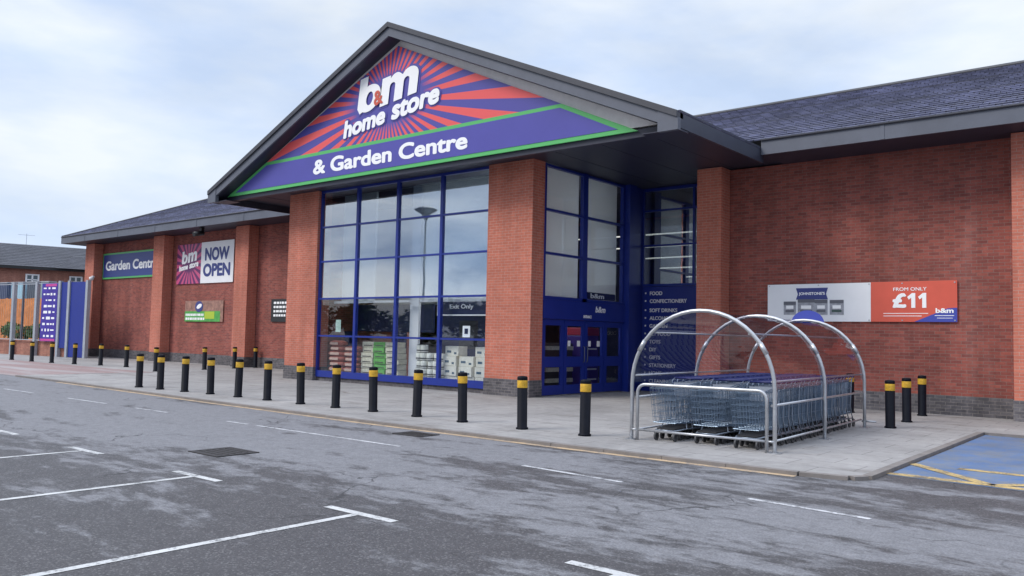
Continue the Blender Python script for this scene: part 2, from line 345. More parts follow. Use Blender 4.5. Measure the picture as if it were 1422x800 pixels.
# ------------------------------------------------------------------ mesh helpers
def V(*a): return Vector(a)
class MB:
    def __init__(s): s.v = []; s.f = []; s.m = []; s.smooth = []
    def face(s, pts, mi=0, sm=False):
        i = len(s.v); s.v += [Vector(p) for p in pts]; s.f.append(list(range(i, i + len(pts)))); s.m.append(mi); s.smooth.append(sm)
    def box(s, x0, x1, y0, y1, z0, z1, mi=0):
        P = [(x, y, z) for z in (z0, z1) for y in (y0, y1) for x in (x0, x1)]
        i = len(s.v); s.v += [Vector(p) for p in P]
        for q in ((0, 2, 3, 1), (4, 5, 7, 6), (0, 1, 5, 4), (2, 6, 7, 3), (0, 4, 6, 2), (1, 3, 7, 5)):
            s.f.append([i + k for k in q]); s.m.append(mi); s.smooth.append(False)
        return s
    def obox(s, c, ux, uy, uz, mi=0):
        c, ux, uy, uz = map(Vector, (c, ux, uy, uz)); i = len(s.v)
        for z in (-1, 1):
            for y in (-1, 1):
                for x in (-1, 1): s.v.append(c + ux * x + uy * y + uz * z)
        for q in ((0, 2, 3, 1), (4, 5, 7, 6), (0, 1, 5, 4), (2, 6, 7, 3), (0, 4, 6, 2), (1, 3, 7, 5)):
            s.f.append([i + k for k in q]); s.m.append(mi); s.smooth.append(False)
        return s
    def prism(s, pts, d, mi=0):       # polygon pts extruded by vector d
        d = Vector(d); a = [Vector(p) for p in pts]; b = [p + d for p in a]; n = len(a)
        nrm = sum((a[i].cross(a[(i + 1) % n]) for i in range(n)), Vector())
        if nrm.dot(d) > 0: a, b = list(reversed(a)), list(reversed(b))
        s.face(a, mi); s.face(list(reversed(b)), mi)
        for i in range(n):
            j = (i + 1) % n; s.face([a[j], a[i], b[i], b[j]], mi)
        return s
    def tube(s, path, r, n=8, mi=0, cap=True, closed=False):
        path = [Vector(p) for p in path]; k = len(path); base = len(s.v)
        up = Vector((0, 0, 1)); prev = None
        for i, p in enumerate(path):
            if closed: t = path[(i + 1) % k] - path[i - 1]
            else: t = path[min(i + 1, k - 1)] - path[max(i - 1, 0)]
            t.normalize()
            if prev is None:
                a = up if abs(t.dot(up)) < .95 else Vector((1, 0, 0)); x = t.cross(a).normalized()
            else: x = (prev - t * prev.dot(t)).normalized()
            prev = x; y = t.cross(x)
            rr = r[i] if isinstance(r, (list, tuple)) else r
            for j in range(n):
                w = 2 * PI * j / n; s.v.append(p + (x * math.cos(w) + y * math.sin(w)) * rr)
        rng = k if closed else k - 1
        for i in range(rng):
            for j in range(n):
                a = base + i * n + j; b = base + i * n + (j + 1) % n
                c = base + ((i + 1) % k) * n + (j + 1) % n; d = base + ((i + 1) % k) * n + j
                s.f.append([a, d, c, b]); s.m.append(mi); s.smooth.append(n > 5)
        if cap and not closed:
            s.f.append([base + j for j in range(n)]); s.m.append(mi); s.smooth.append(False)
            s.f.append([base + (k - 1) * n + j for j in reversed(range(n))]); s.m.append(mi); s.smooth.append(False)
        return s
    def lathe(s, prof, c=(0, 0, 0), n=20, mi=0):    # prof: list of (r, z)
        c = Vector(c); base = len(s.v)
        for r, z in prof:
            for j in range(n):
                w = 2 * PI * j / n; s.v.append(c + Vector((r * math.cos(w), r * math.sin(w), z)))
        for i in range(len(prof) - 1):
            for j in range(n):
                a = base + i * n + j; b = base + i * n + (j + 1) % n
                s.f.append([a, b, b + n, a + n]); s.m.append(mi); s.smooth.append(True)
        if prof[0][0] > 1e-4: s.f.append([base + j for j in reversed(range(n))]); s.m.append(mi); s.smooth.append(False)
        if prof[-1][0] > 1e-4: s.f.append([base + (len(prof) - 1) * n + j for j in range(n)]); s.m.append(mi); s.smooth.append(False)
        return s
    def build(s, name, mats, parent=None, bevel=0):
        me = bpy.data.meshes.new(name)
        off = Vector()
        q = parent
        while q is not None: off += q.location; q = q.parent
        me.from_pydata([tuple(v - off) for v in s.v], [], s.f)
        for m_ in (mats if isinstance(mats, (list, tuple)) else [mats]): me.materials.append(m_)
        me.polygons.foreach_set('material_index', s.m); me.polygons.foreach_set('use_smooth', s.smooth)
        me.update()
        o = bpy.data.objects.new(name, me); COL.objects.link(o)
        if parent is not None: o.parent = parent
        if bevel:
            bv = o.modifiers.new('bevel', 'BEVEL'); bv.width = bevel; bv.segments = 2; bv.limit_method = 'ANGLE'; bv.harden_normals = False
        return o

def tag(o, label, cat, group=None):
    o['label'] = label; o['category'] = cat
    if group: o['group'] = group
    return o
def thing(name, label, cat, loc=(0, 0, 0), group=None):
    o = bpy.data.objects.new(name, None); COL.objects.link(o); o.location = loc; o.empty_display_size = .2
    return tag(o, label, cat, group)
def struct(o): o['kind'] = 'structure'; return o
def copy_tree(o, parent=None):
    c = o.copy(); COL.objects.link(c)
    if parent is not None: c.parent = parent
    for ch in list(o.children): copy_tree(ch, c)
    return c

def glyph(ch, n=10):
    def arc(cx, cy, rx, ry, a0, a1, k=n):
        return [(cx + rx * math.cos(math.radians(a0 + (a1 - a0) * i / k)), cy + ry * math.sin(math.radians(a0 + (a1 - a0) * i / k))) for i in range(k + 1)]
    if ch == '1': return [[(.0, .74), (.30, 1), (.52, 1), (.52, 0), (.26, 0), (.26, .70), (.10, .56)]]
    if ch == 'b':
        return [[(0, .22), (0, 1.34), (.40, 1.34), (.40, .92)] + arc(.56, .48, .56, .50, 104, -120, 22) + [(.15, 0)], arc(.58, .47, .17, .25, 0, 360, 18)[:-1]]
    return [[(0, 0), (0, 1), (.40, 1), (.40, .90)] + arc(.66, .72, .30, .30, 120, 45, 6) + [(.97, .86)] + arc(1.29, .66, .42, .36, 120, 0, 10) + [(1.71, 0), (1.31, 0), (1.31, .60)] + arc(1.18, .60, .13, .12, 0, 180, 8) + [(1.05, 0), (.66, 0), (.66, .60)] + arc(.53, .60, .13, .12, 0, 180, 8) + [(.40, 0)]]
def letters(name, text, mt, parent, org, width=None, height=None, u=(1, 0, 0), v=(0, 0, 1), bold=.0, shear=0.0, depth=.006, anchor='l', glyph_of=None):
    cu = bpy.data.curves.new('tmp_text', 'FONT'); cu.body = text; cu.size = 1; cu.shear = shear; cu.extrude = .0; cu.resolution_u = 6
    if glyph_of:
        bpy.data.curves.remove(cu); cu = bpy.data.curves.new('tmp_text', 'CURVE'); cu.dimensions = '2D'; cu.fill_mode = 'FRONT'
        g0 = 0; adv = {'1': .70}
        for ch in glyph_of:
            cs = glyph(ch)
            for c_ in cs:
                sp_ = cu.splines.new('POLY'); sp_.points.add(len(c_) - 1)
                for q_, (x_, y_) in zip(sp_.points, c_): q_.co = (x_ + g0 + shear * y_, y_, 0, 1)
                sp_.use_cyclic_u = True
            g0 += adv.get(ch, 1.22)
    to = bpy.data.objects.new('tmp_text', cu); COL.objects.link(to)
    dg = bpy.context.evaluated_depsgraph_get(); dg.update()
    me = bpy.data.meshes.new_from_object(to.evaluated_get(dg)); 
    bpy.data.objects.remove(to); bpy.data.curves.remove(cu)
    bm = bmesh.new(); bm.from_mesh(me)
    bmesh.ops.remove_doubles(bm, verts=bm.verts, dist=1e-5)
    for f in bm.faces:
        if f.normal.z < 0: f.normal_flip()
    r = bmesh.ops.extrude_face_region(bm, geom=list(bm.faces))
    for e in r['geom']:
        if isinstance(e, bmesh.types.BMVert): e.co.z += 1
    bmesh.ops.recalc_face_normals(bm, faces=bm.faces)
    if bold:
        base = list(bm.verts) + list(bm.edges) + list(bm.faces)
        for k in range(8):
            dd = bmesh.ops.duplicate(bm, geom=base)['geom']
            for e in dd:
                if isinstance(e, bmesh.types.BMVert):
                    e.co.x += bold * .85 * math.cos(k * PI / 4 + .2); e.co.y += bold * .85 * math.sin(k * PI / 4 + .2); e.co.z += .035 * (k + 1)
    xs = [q.co.x for q in bm.verts]; ys = [q.co.y for q in bm.verts]
    x0, x1, y0, y1 = min(xs), max(xs), min(ys), max(ys)
    if height is None: sx = sy = width / (x1 - x0)
    elif width is None: sx = sy = height / (y1 - y0)
    else: sx = width / (x1 - x0); sy = height / (y1 - y0)
    u, v = Vector(u).normalized(), Vector(v).normalized(); n = u.cross(v)
    off = Vector(); q = parent
    while q is not None: off += q.location; q = q.parent
    dx = {'l': -x0, 'c': -(x0 + x1) / 2, 'r': -x1}[anchor]
    for q in bm.verts:
        q.co = Vector(org) - off + u * (q.co.x + dx) * sx + v * (q.co.y - y0) * sy + n * q.co.z * depth
    for f in bm.faces: f.smooth = False
    bm.to_mesh(me); bm.free(); me.name = name
    me.materials.clear(); me.materials.append(mt)
    o = bpy.data.objects.new(name, me); COL.objects.link(o); o.parent = parent
    return o

# ------------------------------------------------------------------ ground, road markings, pavement
ZR = -.05
g = MB(); g.face([(-700, -700, ZR), (700, -700, ZR), (700, 700, ZR), (-700, 700, ZR)])
struct(g.build('ground', M['asphalt']))

KERB = [(-31.2, 11.40), (-27.5, 11.32), (-23, 11.15), (-18.5, 10.95), (-12.6, 10.80), (-8, 10.78), (-4.1, 10.86), (-3.52, 10.98), (-3.40, 11.16)]
edge = KERB + [(-3.50, 18.6), (60, 18.6), (60, 24), (-75, 24), (-75, 13.4), (-31.2, 13.4)]
pv = MB(); pv.prism([(x, y, -.14) for x, y in edge], (0, 0, .14))
struct(pv.build('pavement', M['flags']))
kb = MB()
path = KERB + [(-3.50, 18.6)]
for (ax, ay), (bx, by) in zip(path[:-1], path[1:]):
    d = Vector((bx - ax, by - ay, 0)); ln = d.length; d.normalize(); nrm = Vector((d.y, -d.x, 0))
    k = max(1, round(ln / .915))
    for i in range(k):
        a = Vector((ax, ay, 0)) + d * (ln * i / k + .004); b = Vector((ax, ay, 0)) + d * (ln * (i + 1) / k - .004)
        c = (a + b) / 2 + nrm * .045; c.z = -.077
        kb.obox(c, d * ((b - a).length / 2), nrm * .06, (0, 0, .078))
struct(kb.build('kerb', M['kerb']))
bl = MB()
bl.face([(-75, 11.6, ZR + .006), (-31.2, 11.45, ZR + .006), (-31.2, 13.3, .006), (-75, 13.3, .006)])
bl.face([(-75, 13.3, .006), (-31.2, 13.3, .006), (-31.2, 16.2, .006), (-75, 16.2, .006)])
struct(bl.build('block_paving', M['blocks']))

def line(mb, a, b, w, z):
    a = (a[0] * .9714, a[1] * .9714); b = (b[0] * .9714, b[1] * .9714)
    a = Vector((*a, z)); b = Vector((*b, z)); d = (b - a).normalized(); n = Vector((-d.y, d.x, 0)) * w / 2
    mb.face([a - n, b - n, b + n, a + n])
rl = MB(); z = ZR + .004
for bx in (-24.4, -21.4, -18.4, -15.4, -12.4, -9.4, -6.4, -3.4):
    line(rl, (bx, -1.0), (bx, 5.41), .088, z); line(rl, (bx - .50, 5.46), (bx + .50, 5.46), .10, z)
struct(rl.build('road_marking_bays', M['line_white']))
rl = MB()
for a, b in ((-33, -31.2), (-29.6, -27.6), (-26, -24), (-21.9, -19.8), (-18.4, -17.0), (-14.7, -14.0), (-13.7, -9.8), (-7.25, -5.58), (-4.0, -2.65), (-.9, .6)):
    line(rl, (a, 9.14 if a < -9 else 9.05), (b, 9.14 if a < -9 else 8.92), .075, z)
struct(rl.build('road_marking_centre', M['line_worn']))
rl = MB()
for (ax, ay), (bx, by) in zip(KERB[1:-3], KERB[2:-2]):
    line(rl, (ax / .9714, (ay - .17) / .9714), (bx / .9714, (by - .17) / .9714), .14, z)
struct(rl.build('road_marking_kerb_line', M['line_kerb']))
kb2 = MB(); kb2.box(-3.3, 60, 18.50, 18.598, -.12, .004); struct(kb2.build('kerb', M['kerb']))
dbp = MB(); dbp.face([(-3.28, 11.75, z), (9, 11.3, z), (9, 18.55, z), (-3.37, 18.55, z)])
struct(dbp.build('road_marking_blue_bay', M['bay_blue']))
rl = MB(); z2 = z + .004
line(rl, (-3.42, 12.25), (9, 11.75), .19, z2); line(rl, (-2.8, 13.5), (9, 13.1), .17, z2)
zz_ = [(-3.42, 13.5), (-2.15, 12.2), (-1.0, 13.42), (.3, 12.1), (1.5, 13.35), (2.7, 12.0), (4, 13.28)]
for a, b in zip(zz_[:-1], zz_[1:]): line(rl, a, b, .17, z2 + .002)
struct(rl.build('road_marking_hatch', M['line_yellow']))

def manhole(x, y, w, h, rot, label):
    t = thing('manhole_cover', label, 'manhole cover', (x, y, ZR))
    f = MB(); c, s_ = math.cos(rot), math.sin(rot); ux = V(c, s_, 0); uy = V(-s_, c, 0); o = V(x, y, ZR + .006)
    for sg in (-1, 1):
        f.obox(o + ux * sg * (w / 2), ux * .03, uy * (h / 2 + .03), (0, 0, .006)); f.obox(o + uy * sg * (h / 2), ux * (w / 2 - .03), uy * .03, (0, 0, .006))
    f.build('frame', M['cover_iron'], t)
    p = MB(); p.obox(o, ux * (w / 2 - .035), uy * (h / 2 - .035), (0, 0, .004))
    for i in range(5):
        p.obox(o + uy * (i - 2) * h / 6 + V(0, 0, .006), ux * (w * .4), uy * .015, (0, 0, .003))
    p.build('lid', M['cover_iron'], t)
manhole(-10.67, 6.6, .68, .60, .0, 'dark iron manhole cover in the middle of the road near the parking bays')
manhole(-10.5, 10.15, .62, .42, .0, 'small dark iron drain cover in the road close to the kerb')

# ------------------------------------------------------------------ STORE
store = thing('store_building', 'red brick retail store with big gabled entrance, slate roofs and blue framed glass front', 'store', (-19, 18.2, 0))
YW, YP, YF = 22.55, 22.0, 18.2          # wing wall, pilaster front, shopfront
XL, XR = -51.2, 16.5
def wallbox(name, x0, x1, y0, y1, z0, z1, m): return MB().box(x0, x1, y0, y1, z0, z1).build(name, m, store)
# wing walls above the plinth
wallbox('wall', XL, -25.735, YW, YW + .3, .47, 6.62, M['brick'])
wallbox('wall', -10.57, XR, YW, YW + .3, .47, 6.62, M['brick'])
wallbox('wall', XL, XL + .3, YW + .3, 46, .47, 6.62, M['brick'])
wallbox('wall', XR - .3, XR, YW + .3, 46, .47, 6.62, M['brick'])
wallbox('wall', XL + .3, XR - .3, 45.7, 46, 0, 6.62, M['brick'])
wallbox('wall', -25.73, -25.43, 18.802, YW + .3, .47, 6.66, M['brick'])
MB().box(XL - .02, -25.75, YW - .025, YW + .3, 0, .47).build('plinth', M['plinth'], store)
MB().box(-10.56, XR + .02, YW - .025, YW + .3, 0, .47).build('plinth', M['plinth'], store)
MB().box(XL - .02, XL + .3, YW + .3, 46, 0, .47).build('plinth', M['plinth'], store)
MB().box(-25.75, -25.43, 18.83, YW - .03, 0, .47).build('plinth', M['plinth'], store)
def pilaster(x0, x1, y0, y1, zt):
    p = MB().box(x0, x1, y0, y1, .47, zt).build('pilaster', M['brick_pier'], store)
    MB().box(x0 - .02, x1 + .02, y0 - .02, y1, 0, .47).build('plinth', M['plinth'], p)
for x0, x1 in ((-51.2, -50.08), (-43.1, -42.0), (-35.3, -34.2), (-3.40, -2.3), (4.6, 5.7), (12.5, 13.6)):
    pilaster(x0, x1, YP, YW - .027, 6.6)
pilaster(-11.34, -10.585, YP, 24.0, 6.64)
pilaster(-25.73, -24.05, YF, YF + .60, 6.66)
pilaster(-16.07, -14.42, YF, YF + .55, 6.66)

# roofs made of real overlapping courses
def courses(mb, p0, p1, q0, q1, n, lift=.028):
    p0, p1, q0, q1 = map(Vector, (p0, p1, q0, q1)); nr = (p1 - p0).cross(q0 - p0).normalized()
    if nr.z < 0: nr = -nr
    for k in range(n):
        a, b = k / n, (k + 1) / n
        A, B = p0.lerp(q0, a), p1.lerp(q1, a); C, D = p1.lerp(q1, b), p0.lerp(q0, b)
        mb.face([A + nr * lift, B + nr * lift, C + nr * .004, D + nr * .004]); mb.face([A, B, B + nr * lift, A + nr * lift])
EY, EZ, RY, RZ = 20.98, 6.99, 27.6, 9.86
hx0, hx1 = XL - 1.0, XR + 1.0
rf = MB()
courses(rf, (hx0, EY, EZ), (hx1, EY, EZ), (hx0 + RY - EY, RY, RZ), (hx1 - RY + EY, RY, RZ), 24, .04)
courses(rf, (hx0, 46.5, EZ), (hx0, EY, EZ), (hx0 + RY - EY, 46.5, RZ), (hx0 + RY - EY, RY, RZ), 30)
courses(rf, (hx1, EY, EZ), (hx1, 46.5, EZ), (hx1 - RY + EY, RY, RZ), (hx1 - RY + EY, 46.5, RZ), 30)
wing = rf.build('wing_roof', M['slate'], store)
MB().face([(hx0 + 6.62, RY, RZ - .02), (hx1 - 6.62, RY, RZ - .02), (hx1 - 6.62, 46.5, RZ - .02), (hx0 + 6.62, 46.5, RZ - .02)]) 
t_ = MB(); t_.face([(hx0 + 6.62, RY, RZ - .02), (hx1 - 6.62, RY, RZ - .02), (hx1 - 6.62, 46.5, RZ - .02), (hx0 + 6.62, 46.5, RZ - .02)]); t_.build('flat_roof', M['cap'], store)
rt = MB()
rt.tube([(hx0 + .05, EY + .02, EZ + .02), (hx0 + RY - EY, RY, RZ + .02), (hx1 - RY + EY, RY, RZ + .02), (hx1 - .05, EY + .02, EZ + .02)], .07, 8)
rt.build('ridge_tiles', M['cap'], wing)
# wing fascia boards, gutters and soffits
GX0, GX1, GXC = -28.40, -9.0, -18.72     # gable canopy
def fasc(x0, x1):
    f = MB().box(x0, x1, 21.0, 21.06, 6.60, 6.97).build('fascia', M['fascia'], store)
    s_ = MB().box(x0, x1, 21.061, YW + .3, 6.62, 6.65)
    s_.build('soffit', M['soffit'], store)
    j = MB()
    xx = x0 + 3
    while xx < x1:
        j.box(xx, xx + .09, 20.988, 20.999, 6.605, 6.965); xx += 4.0
    j.build('joint_cover', M['fascia'], f)
    gt = MB().tube([(x0, 20.975, 6.985), (x1, 20.975, 6.985)], .03, 6); gt.build('gutter_lip', M['cap'], f)
fasc(hx0, GX0 - .02); fasc(GX1 + .02, hx1)
MB().box(hx0 - .06, hx0 - .001, 21.0, 46.5, 6.60, 6.97).build('fascia', M['fascia'], store)
MB().box(hx0, XL, YW + .31, 46.5, 6.62, 6.65).build('soffit', M['soffit'], store)

# gable roof
SL = (11.02 - 6.80) / (GX1 - GXC)
YG = 16.5
zt = lambda x: 11.02 - SL * abs(x - GXC)
gr = MB()
courses(gr, (GX1, YG + .02, zt(GX1) - .04), (GX1, 33, zt(GX1) - .04), (GXC, YG + .02, 10.98), (GXC, 33, 10.98), 36)
courses(gr, (GX0, 33, zt(GX0) - .04), (GX0, YG + .02, zt(GX0) - .04), (GXC, 33, 10.98), (GXC, YG + .02, 10.98), 36)
groof = gr.build('gable_roof', M['slate'], store)
def rake(y0, y1, dz0, dz1, m, name, par, x0=GX0, x1=GX1, drop0=0):
    b = MB()
    for xe in (x0, x1):
        P = [(xe, y0, zt(xe) + dz0), (GXC, y0, 11.02 + dz0), (GXC, y0, 11.02 + dz1), (xe, y0, zt(xe) + dz1)]
        b.prism(P, (0, y1 - y0, 0))
    return b.build(name, m, par)
rk = rake(YG, YG + .06, -.43, -.165, M['fascia'], 'fascia', store)
rake(YG - .06, YG + .25, -.16, -.01, M['cap'], 'verge_capping', groof)
rake(YG + .065, 17.0, -.435, -.40, M['soffit'], 'soffit', store)
# gable end wall, pale board, behind the sign
gw = MB(); gw.prism([(GX0 + .3, 17.0, 6.70), (GX1 - .3, 17.0, 6.70), (GXC, 17.0, 10.72)], (0, .15, 0)); gw.build('gable_board', M['pale'], store)
gb = MB(); gb.prism([(GX0, 32.8, 6.7), (GX1, 32.8, 6.7), (GXC, 32.8, 10.95)], (0, .15, 0)); gb.build('gable_board', M['brick'], store)
# side eaves of the canopy, return boxes at the feet of the rakes
for xe, sg in ((GX1, 1), (GX0, -1)):
    b = MB(); b.box(min(xe, xe - sg * .06), max(xe, xe - sg * .06), YG + .12, 21.2, 6.42, 6.83); b.build('fascia', M['fascia_dark'], store)
    b = MB(); b.prism([(xe + sg * .015, YG - .02, 6.36), (xe - sg * .50, YG - .02, 6.36), (xe - sg * .50, YG - .02, zt(xe - sg * .5) - .163), (xe + sg * .015, YG - .02, zt(xe) - .163)], (0, .135, 0)); b.build('eave_box', M['fascia'], store)
    b = MB(); b.box(min(xe - sg * .07, xe - sg * 1.0), max(xe - sg * .07, xe - sg * 1.0), YG + .13, 17.2, 6.40, 6.42); b.build('soffit', M['soffit'], store)
sf = MB(); sf.box(GX0 + .07, GX1 - .07, 17.205, 24.3, 6.665, 6.69)
sfo = sf.build('soffit', M['soffit'], store)
sj = MB()
for i in range(1, 13):
    xx = GX0 + (GX1 - GX0) * i / 13; sj.box(xx, xx + .03, 17.21, 24.0, 6.655, 6.663)
sj.build('soffit_joint', M['fascia_dark'], sfo)
MB().box(GX0 + .35, GX1 - .35, 17.02, 17.20, 6.46, 6.655).build('trim_beam', M['soffit'], store)

# ---- glazed screen
GXA, GXB = -24.03, -16.09
xs = [GXA + (GXB - GXA) * i / 4 for i in range(5)]
zs = [.22, 1.56, 2.85, 4.15, 5.36, 6.64]
MB().box(GXA, GXB, YF + .16, YF + .40, 0, .13).build('plinth', M['plinth'], store)
for i in range(4):
    a, b = xs[i], xs[i + 1]
    f = MB(); w = .055
    f.box(a - (w if i else 0), a + w, YF + .10, YF + .22, .14, 6.66) if i == 0 else f.box(a + .002, a + w, YF + .10, YF + .22, .14, 6.66)
    f.box(b - w, b - (.0 if i < 3 else 0), YF + .10, YF + .22, .14, 6.66)
    f.box(a + w, b - w, YF + .10, YF + .22, .14, .36); f.box(a + w, b - w, YF + .10, YF + .22, 6.58, 6.66)
    for zz in zs[1:-1]:
        f.box(a + w, b - w, YF + .11, YF + .21, zz - .03, zz + .03)
    fr = f.build('window', M['frame'], store)
    for k in range(5):
        z0 = .36 if k == 0 else zs[k] + .03; z1 = zs[k + 1] - .03 if k < 4 else 6.58
        MB().box(a + w, b - w, YF + .155, YF + .163, z0, z1).build('pane', M['glass'] if k >= 2 else M['glass_low'], fr)

# ---- recessed entrance: side screen with sliding doors (plane x = XD) and back wall
XD = -14.45; YD0, YD1, YB = 18.76, 23.05, 24.0
sc_ = MB(); w = .06
for y in (YD0, YD0 + .04, 20.82, YD1 - .05):
    sc_.box(XD - .10, XD + .02, y - w - (.06 if abs(y - 20.82) < .01 else 0), y + w + (.06 if abs(y - 20.82) < .01 else 0), 2.75, 6.65) if y != YD0 else None
for zz in (6.60, 5.33, 4.08):
    sc_.box(XD - .095, XD + .015, YD0 + .101, 20.70, zz - .035, zz + .035); sc_.box(XD - .095, XD + .015, 20.941, YD1 - .111, zz - .035, zz + .035)
ws = sc_.build('window', M['frame'], store)
for y0, y1 in ((YD0 + .10, 20.70), (20.94, YD1 - .11)):
    for z0, z1 in ((2.86, 4.045), (4.115, 5.295), (5.365, 6.565)):
        MB().box(XD - .045, XD - .037, y0, y1, z0, z1).build('pane', M['glass_low'], ws)
hd = MB(); hd.box(XD - .14, XD + .06, YD0 + .02, YD1, 2.20, 2.745); hd.box(XD - .10, XD + .02, YD0 + .101, YD1 - .111, 2.75, 2.85); dh = hd.build('door_header', M['blue_panel'], store)
letters('header_lettering', 'b&m', M['white_sign'], dh, (XD + .061, 21.35, 2.46), .55, .19, (0, 1, 0), bold=.03, shear=.2)
letters('header_lettering', 'ENTRANCE', M['white_sign'], dh, (XD + .061, 20.72, 2.27), .42, .09, (0, 1, 0), bold=.02)
leaves = [YD0 + .03 + (YD1 - YD0 - .06) * i / 4 for i in range(5)]
for i in range(4):
    a, b = leaves[i] + .012, leaves[i + 1] - .012
    d = MB(); x0, x1 = XD - .06, XD - .005
    d.box(x0, x1, a, a + .14, .03, 2.19); d.box(x0, x1, b - .14, b, .03, 2.19)
    for z0, z1 in ((.03, .30), (.82, 1.12), (2.02, 2.19)): d.box(x0, x1, a + .14, b - .14, z0, z1)
    dr = d.build('door', M['blue_panel'], store)
    MB().box(XD - .036, XD - .030, a + .14, b - .14, .30, .82).build('pane', M['glass_low'], dr)
    MB().box(XD - .036, XD - .030, a + .14, b - .14, 1.12, 2.02).build('pane', M['glass_low'], dr)
    if i in (1, 2):
        hx = b - .07 if i == 1 else a + .07
        MB().tube([(XD, hx, .95), (XD + .05, hx, .97), (XD + .05, hx, 1.4), (XD, hx, 1.42)], .014, 6).build('handle', M['fascia'], dr)
    if i > 0 and i < 3:
        for ya, yb_ in ((a + .2, a + .34), (b - .36, b - .2)): MB().box(XD - .029, XD - .027, ya, yb_, 1.42, 1.59).build('notice', M['white_sign'], dr)
cm = MB(); cm.box(XD - .12, XD + .20, YD1 + .002, YD1 + .42, 0, 6.66); cm.box(XD - .10, XD + .10, YD1 + .425, YB + .1, 0, 6.66); cm.build('corner_post', M['frame'], store)
# back wall of the recess
bwx0, bwx1 = XD + .105, -11.345
bk = MB()
for zz, h in ((6.60, .05), (5.90, .03), (4.75, .03), (3.45, .04)): bk.box(bwx0 + .06, bwx1, YB, YB + .1, zz - h, zz + h)
bk.box(bwx0, bwx0 + .06, YB, YB + .1, 3.41, 6.65); bk.box(-12.52, -12.44, YB + .002, YB + .098, 3.49, 6.55)
bw = bk.build('window', M['frame'], store)
for z0, z1 in ((3.49, 4.72), (4.78, 5.87), (5.93, 6.55)): MB().box(bwx0 + .06, bwx1, YB + .045, YB + .053, z0, z1).build('pane', M['glass'], bw)
bp_ = MB().box(bwx0, bwx1, YB + .02, YB + .12, .0, 3.40).build('wall', M['blue_panel'], store)

# ---- lobby interior seen through the glass
MB().box(-25.42, -14.62, YF + .41, 30, .004, .012).build('interior_floor', M['int_floor'], store)
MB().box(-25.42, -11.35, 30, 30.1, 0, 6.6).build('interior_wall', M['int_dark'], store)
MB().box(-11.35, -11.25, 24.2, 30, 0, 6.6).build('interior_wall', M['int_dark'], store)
bh = MB()
bh.box(-19.85, -16.15, 18.86, 18.94, 2.80, 6.55); bh.box(-20.65, -19.86, 19.6, 19.68, 2.80, 6.2); bh.box(-23.6, -21.9, 19.0, 19.08, 2.80, 6.55)
bh.box(-14.68, -14.60, 18.92, 20.68, 2.87, 6.6); bh.box(-14.68, -14.60, 20.96, 22.80, 2.87, 6.6)
bh.box(-25.4, -16.2, 22.0, 22.1, 2.8, 6.55)
bh.build('bulkhead', M['bulk'], store)
tr = MB(); tr.box(-23.9, -21.95, 18.90, 18.96, 2.71, 2.79); tr.box(-21.9, -16.15, 18.80, 18.855, 2.71, 2.79); tr.box(-19.82, -19.42, 18.75, 18.84, .02, 6.5)
tr.build('bulkhead_trim', M['white_trim'], store)
nv = MB()
nv.box(-24.0, -19.9, 19.9, 19.98, 1.75, 2.70); nv.box(-19.4, -16.2, 19.75, 19.83, .3, 2.3)
nv.box(-21.6, -20.9, 19.6, 19.66, .1, 1.74); nv.box(-24.0, -23.5, 19.5, 19.56, .1, 1.74)
nv.build('inner_partition', M['navy'], store)
MB().box(-23.45, -21.7, 20.4, 20.6, 0, 1.74).build('inner_pier', M['brick_pier'], store)
pn = MB(); pn.box(-18.55, -17.75, 19.74, 19.748, 1.25, 2.15); pn.box(-17.4, -16.5, 19.74, 19.748, 1.25, 2.15); pn.build('inner_window', M['int_dark'], store)
lt = MB()
for k, yy in enumerate((25, 26.1, 27.3, 28.4, 29.4)): lt.box(-18 + k * .6, -11.8 - .5 * (k % 2), yy, yy + .05, 5.25 - .28 * k, 5.29 - .28 * k)
lt.build('light_strip', M['tube'], store)
lt = MB()
for yy in (19.9, 21.2): lt.box(-19.2, -15.4, yy, yy + .12, 5.0, 5.06); lt.box(-19.2, -15.4, yy, yy + .12, 3.6, 3.66)
lt.build('light_strip', M['lobby_fill'], store)  # added glowing strips that brighten the white sheets behind the lobby glass
# roof deck that closes the inside
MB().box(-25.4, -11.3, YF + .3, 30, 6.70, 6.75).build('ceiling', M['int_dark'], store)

# things standing inside the window
es = thing('exit_sign', 'dark navy hanging sign with white edge reading Exit Only behind the glass', 'sign', (-17.5, 18.7, 2.3))
MB().box(-18.45, -16.16, 18.66, 18.70, 2.31, 2.70).build('board', M['navy'], es)
eb = MB(); eb.box(-18.45, -16.16, 18.645, 18.656, 2.27, 2.31); eb.box(-18.49, -18.45, 18.645, 18.656, 2.27, 2.70); eb.build('edge_strip', M['white_trim'], es)
letters('lettering', 'Exit Only', M['white_sign'], es, (-17.95, 18.655, 2.45), .98, .17, bold=.02)

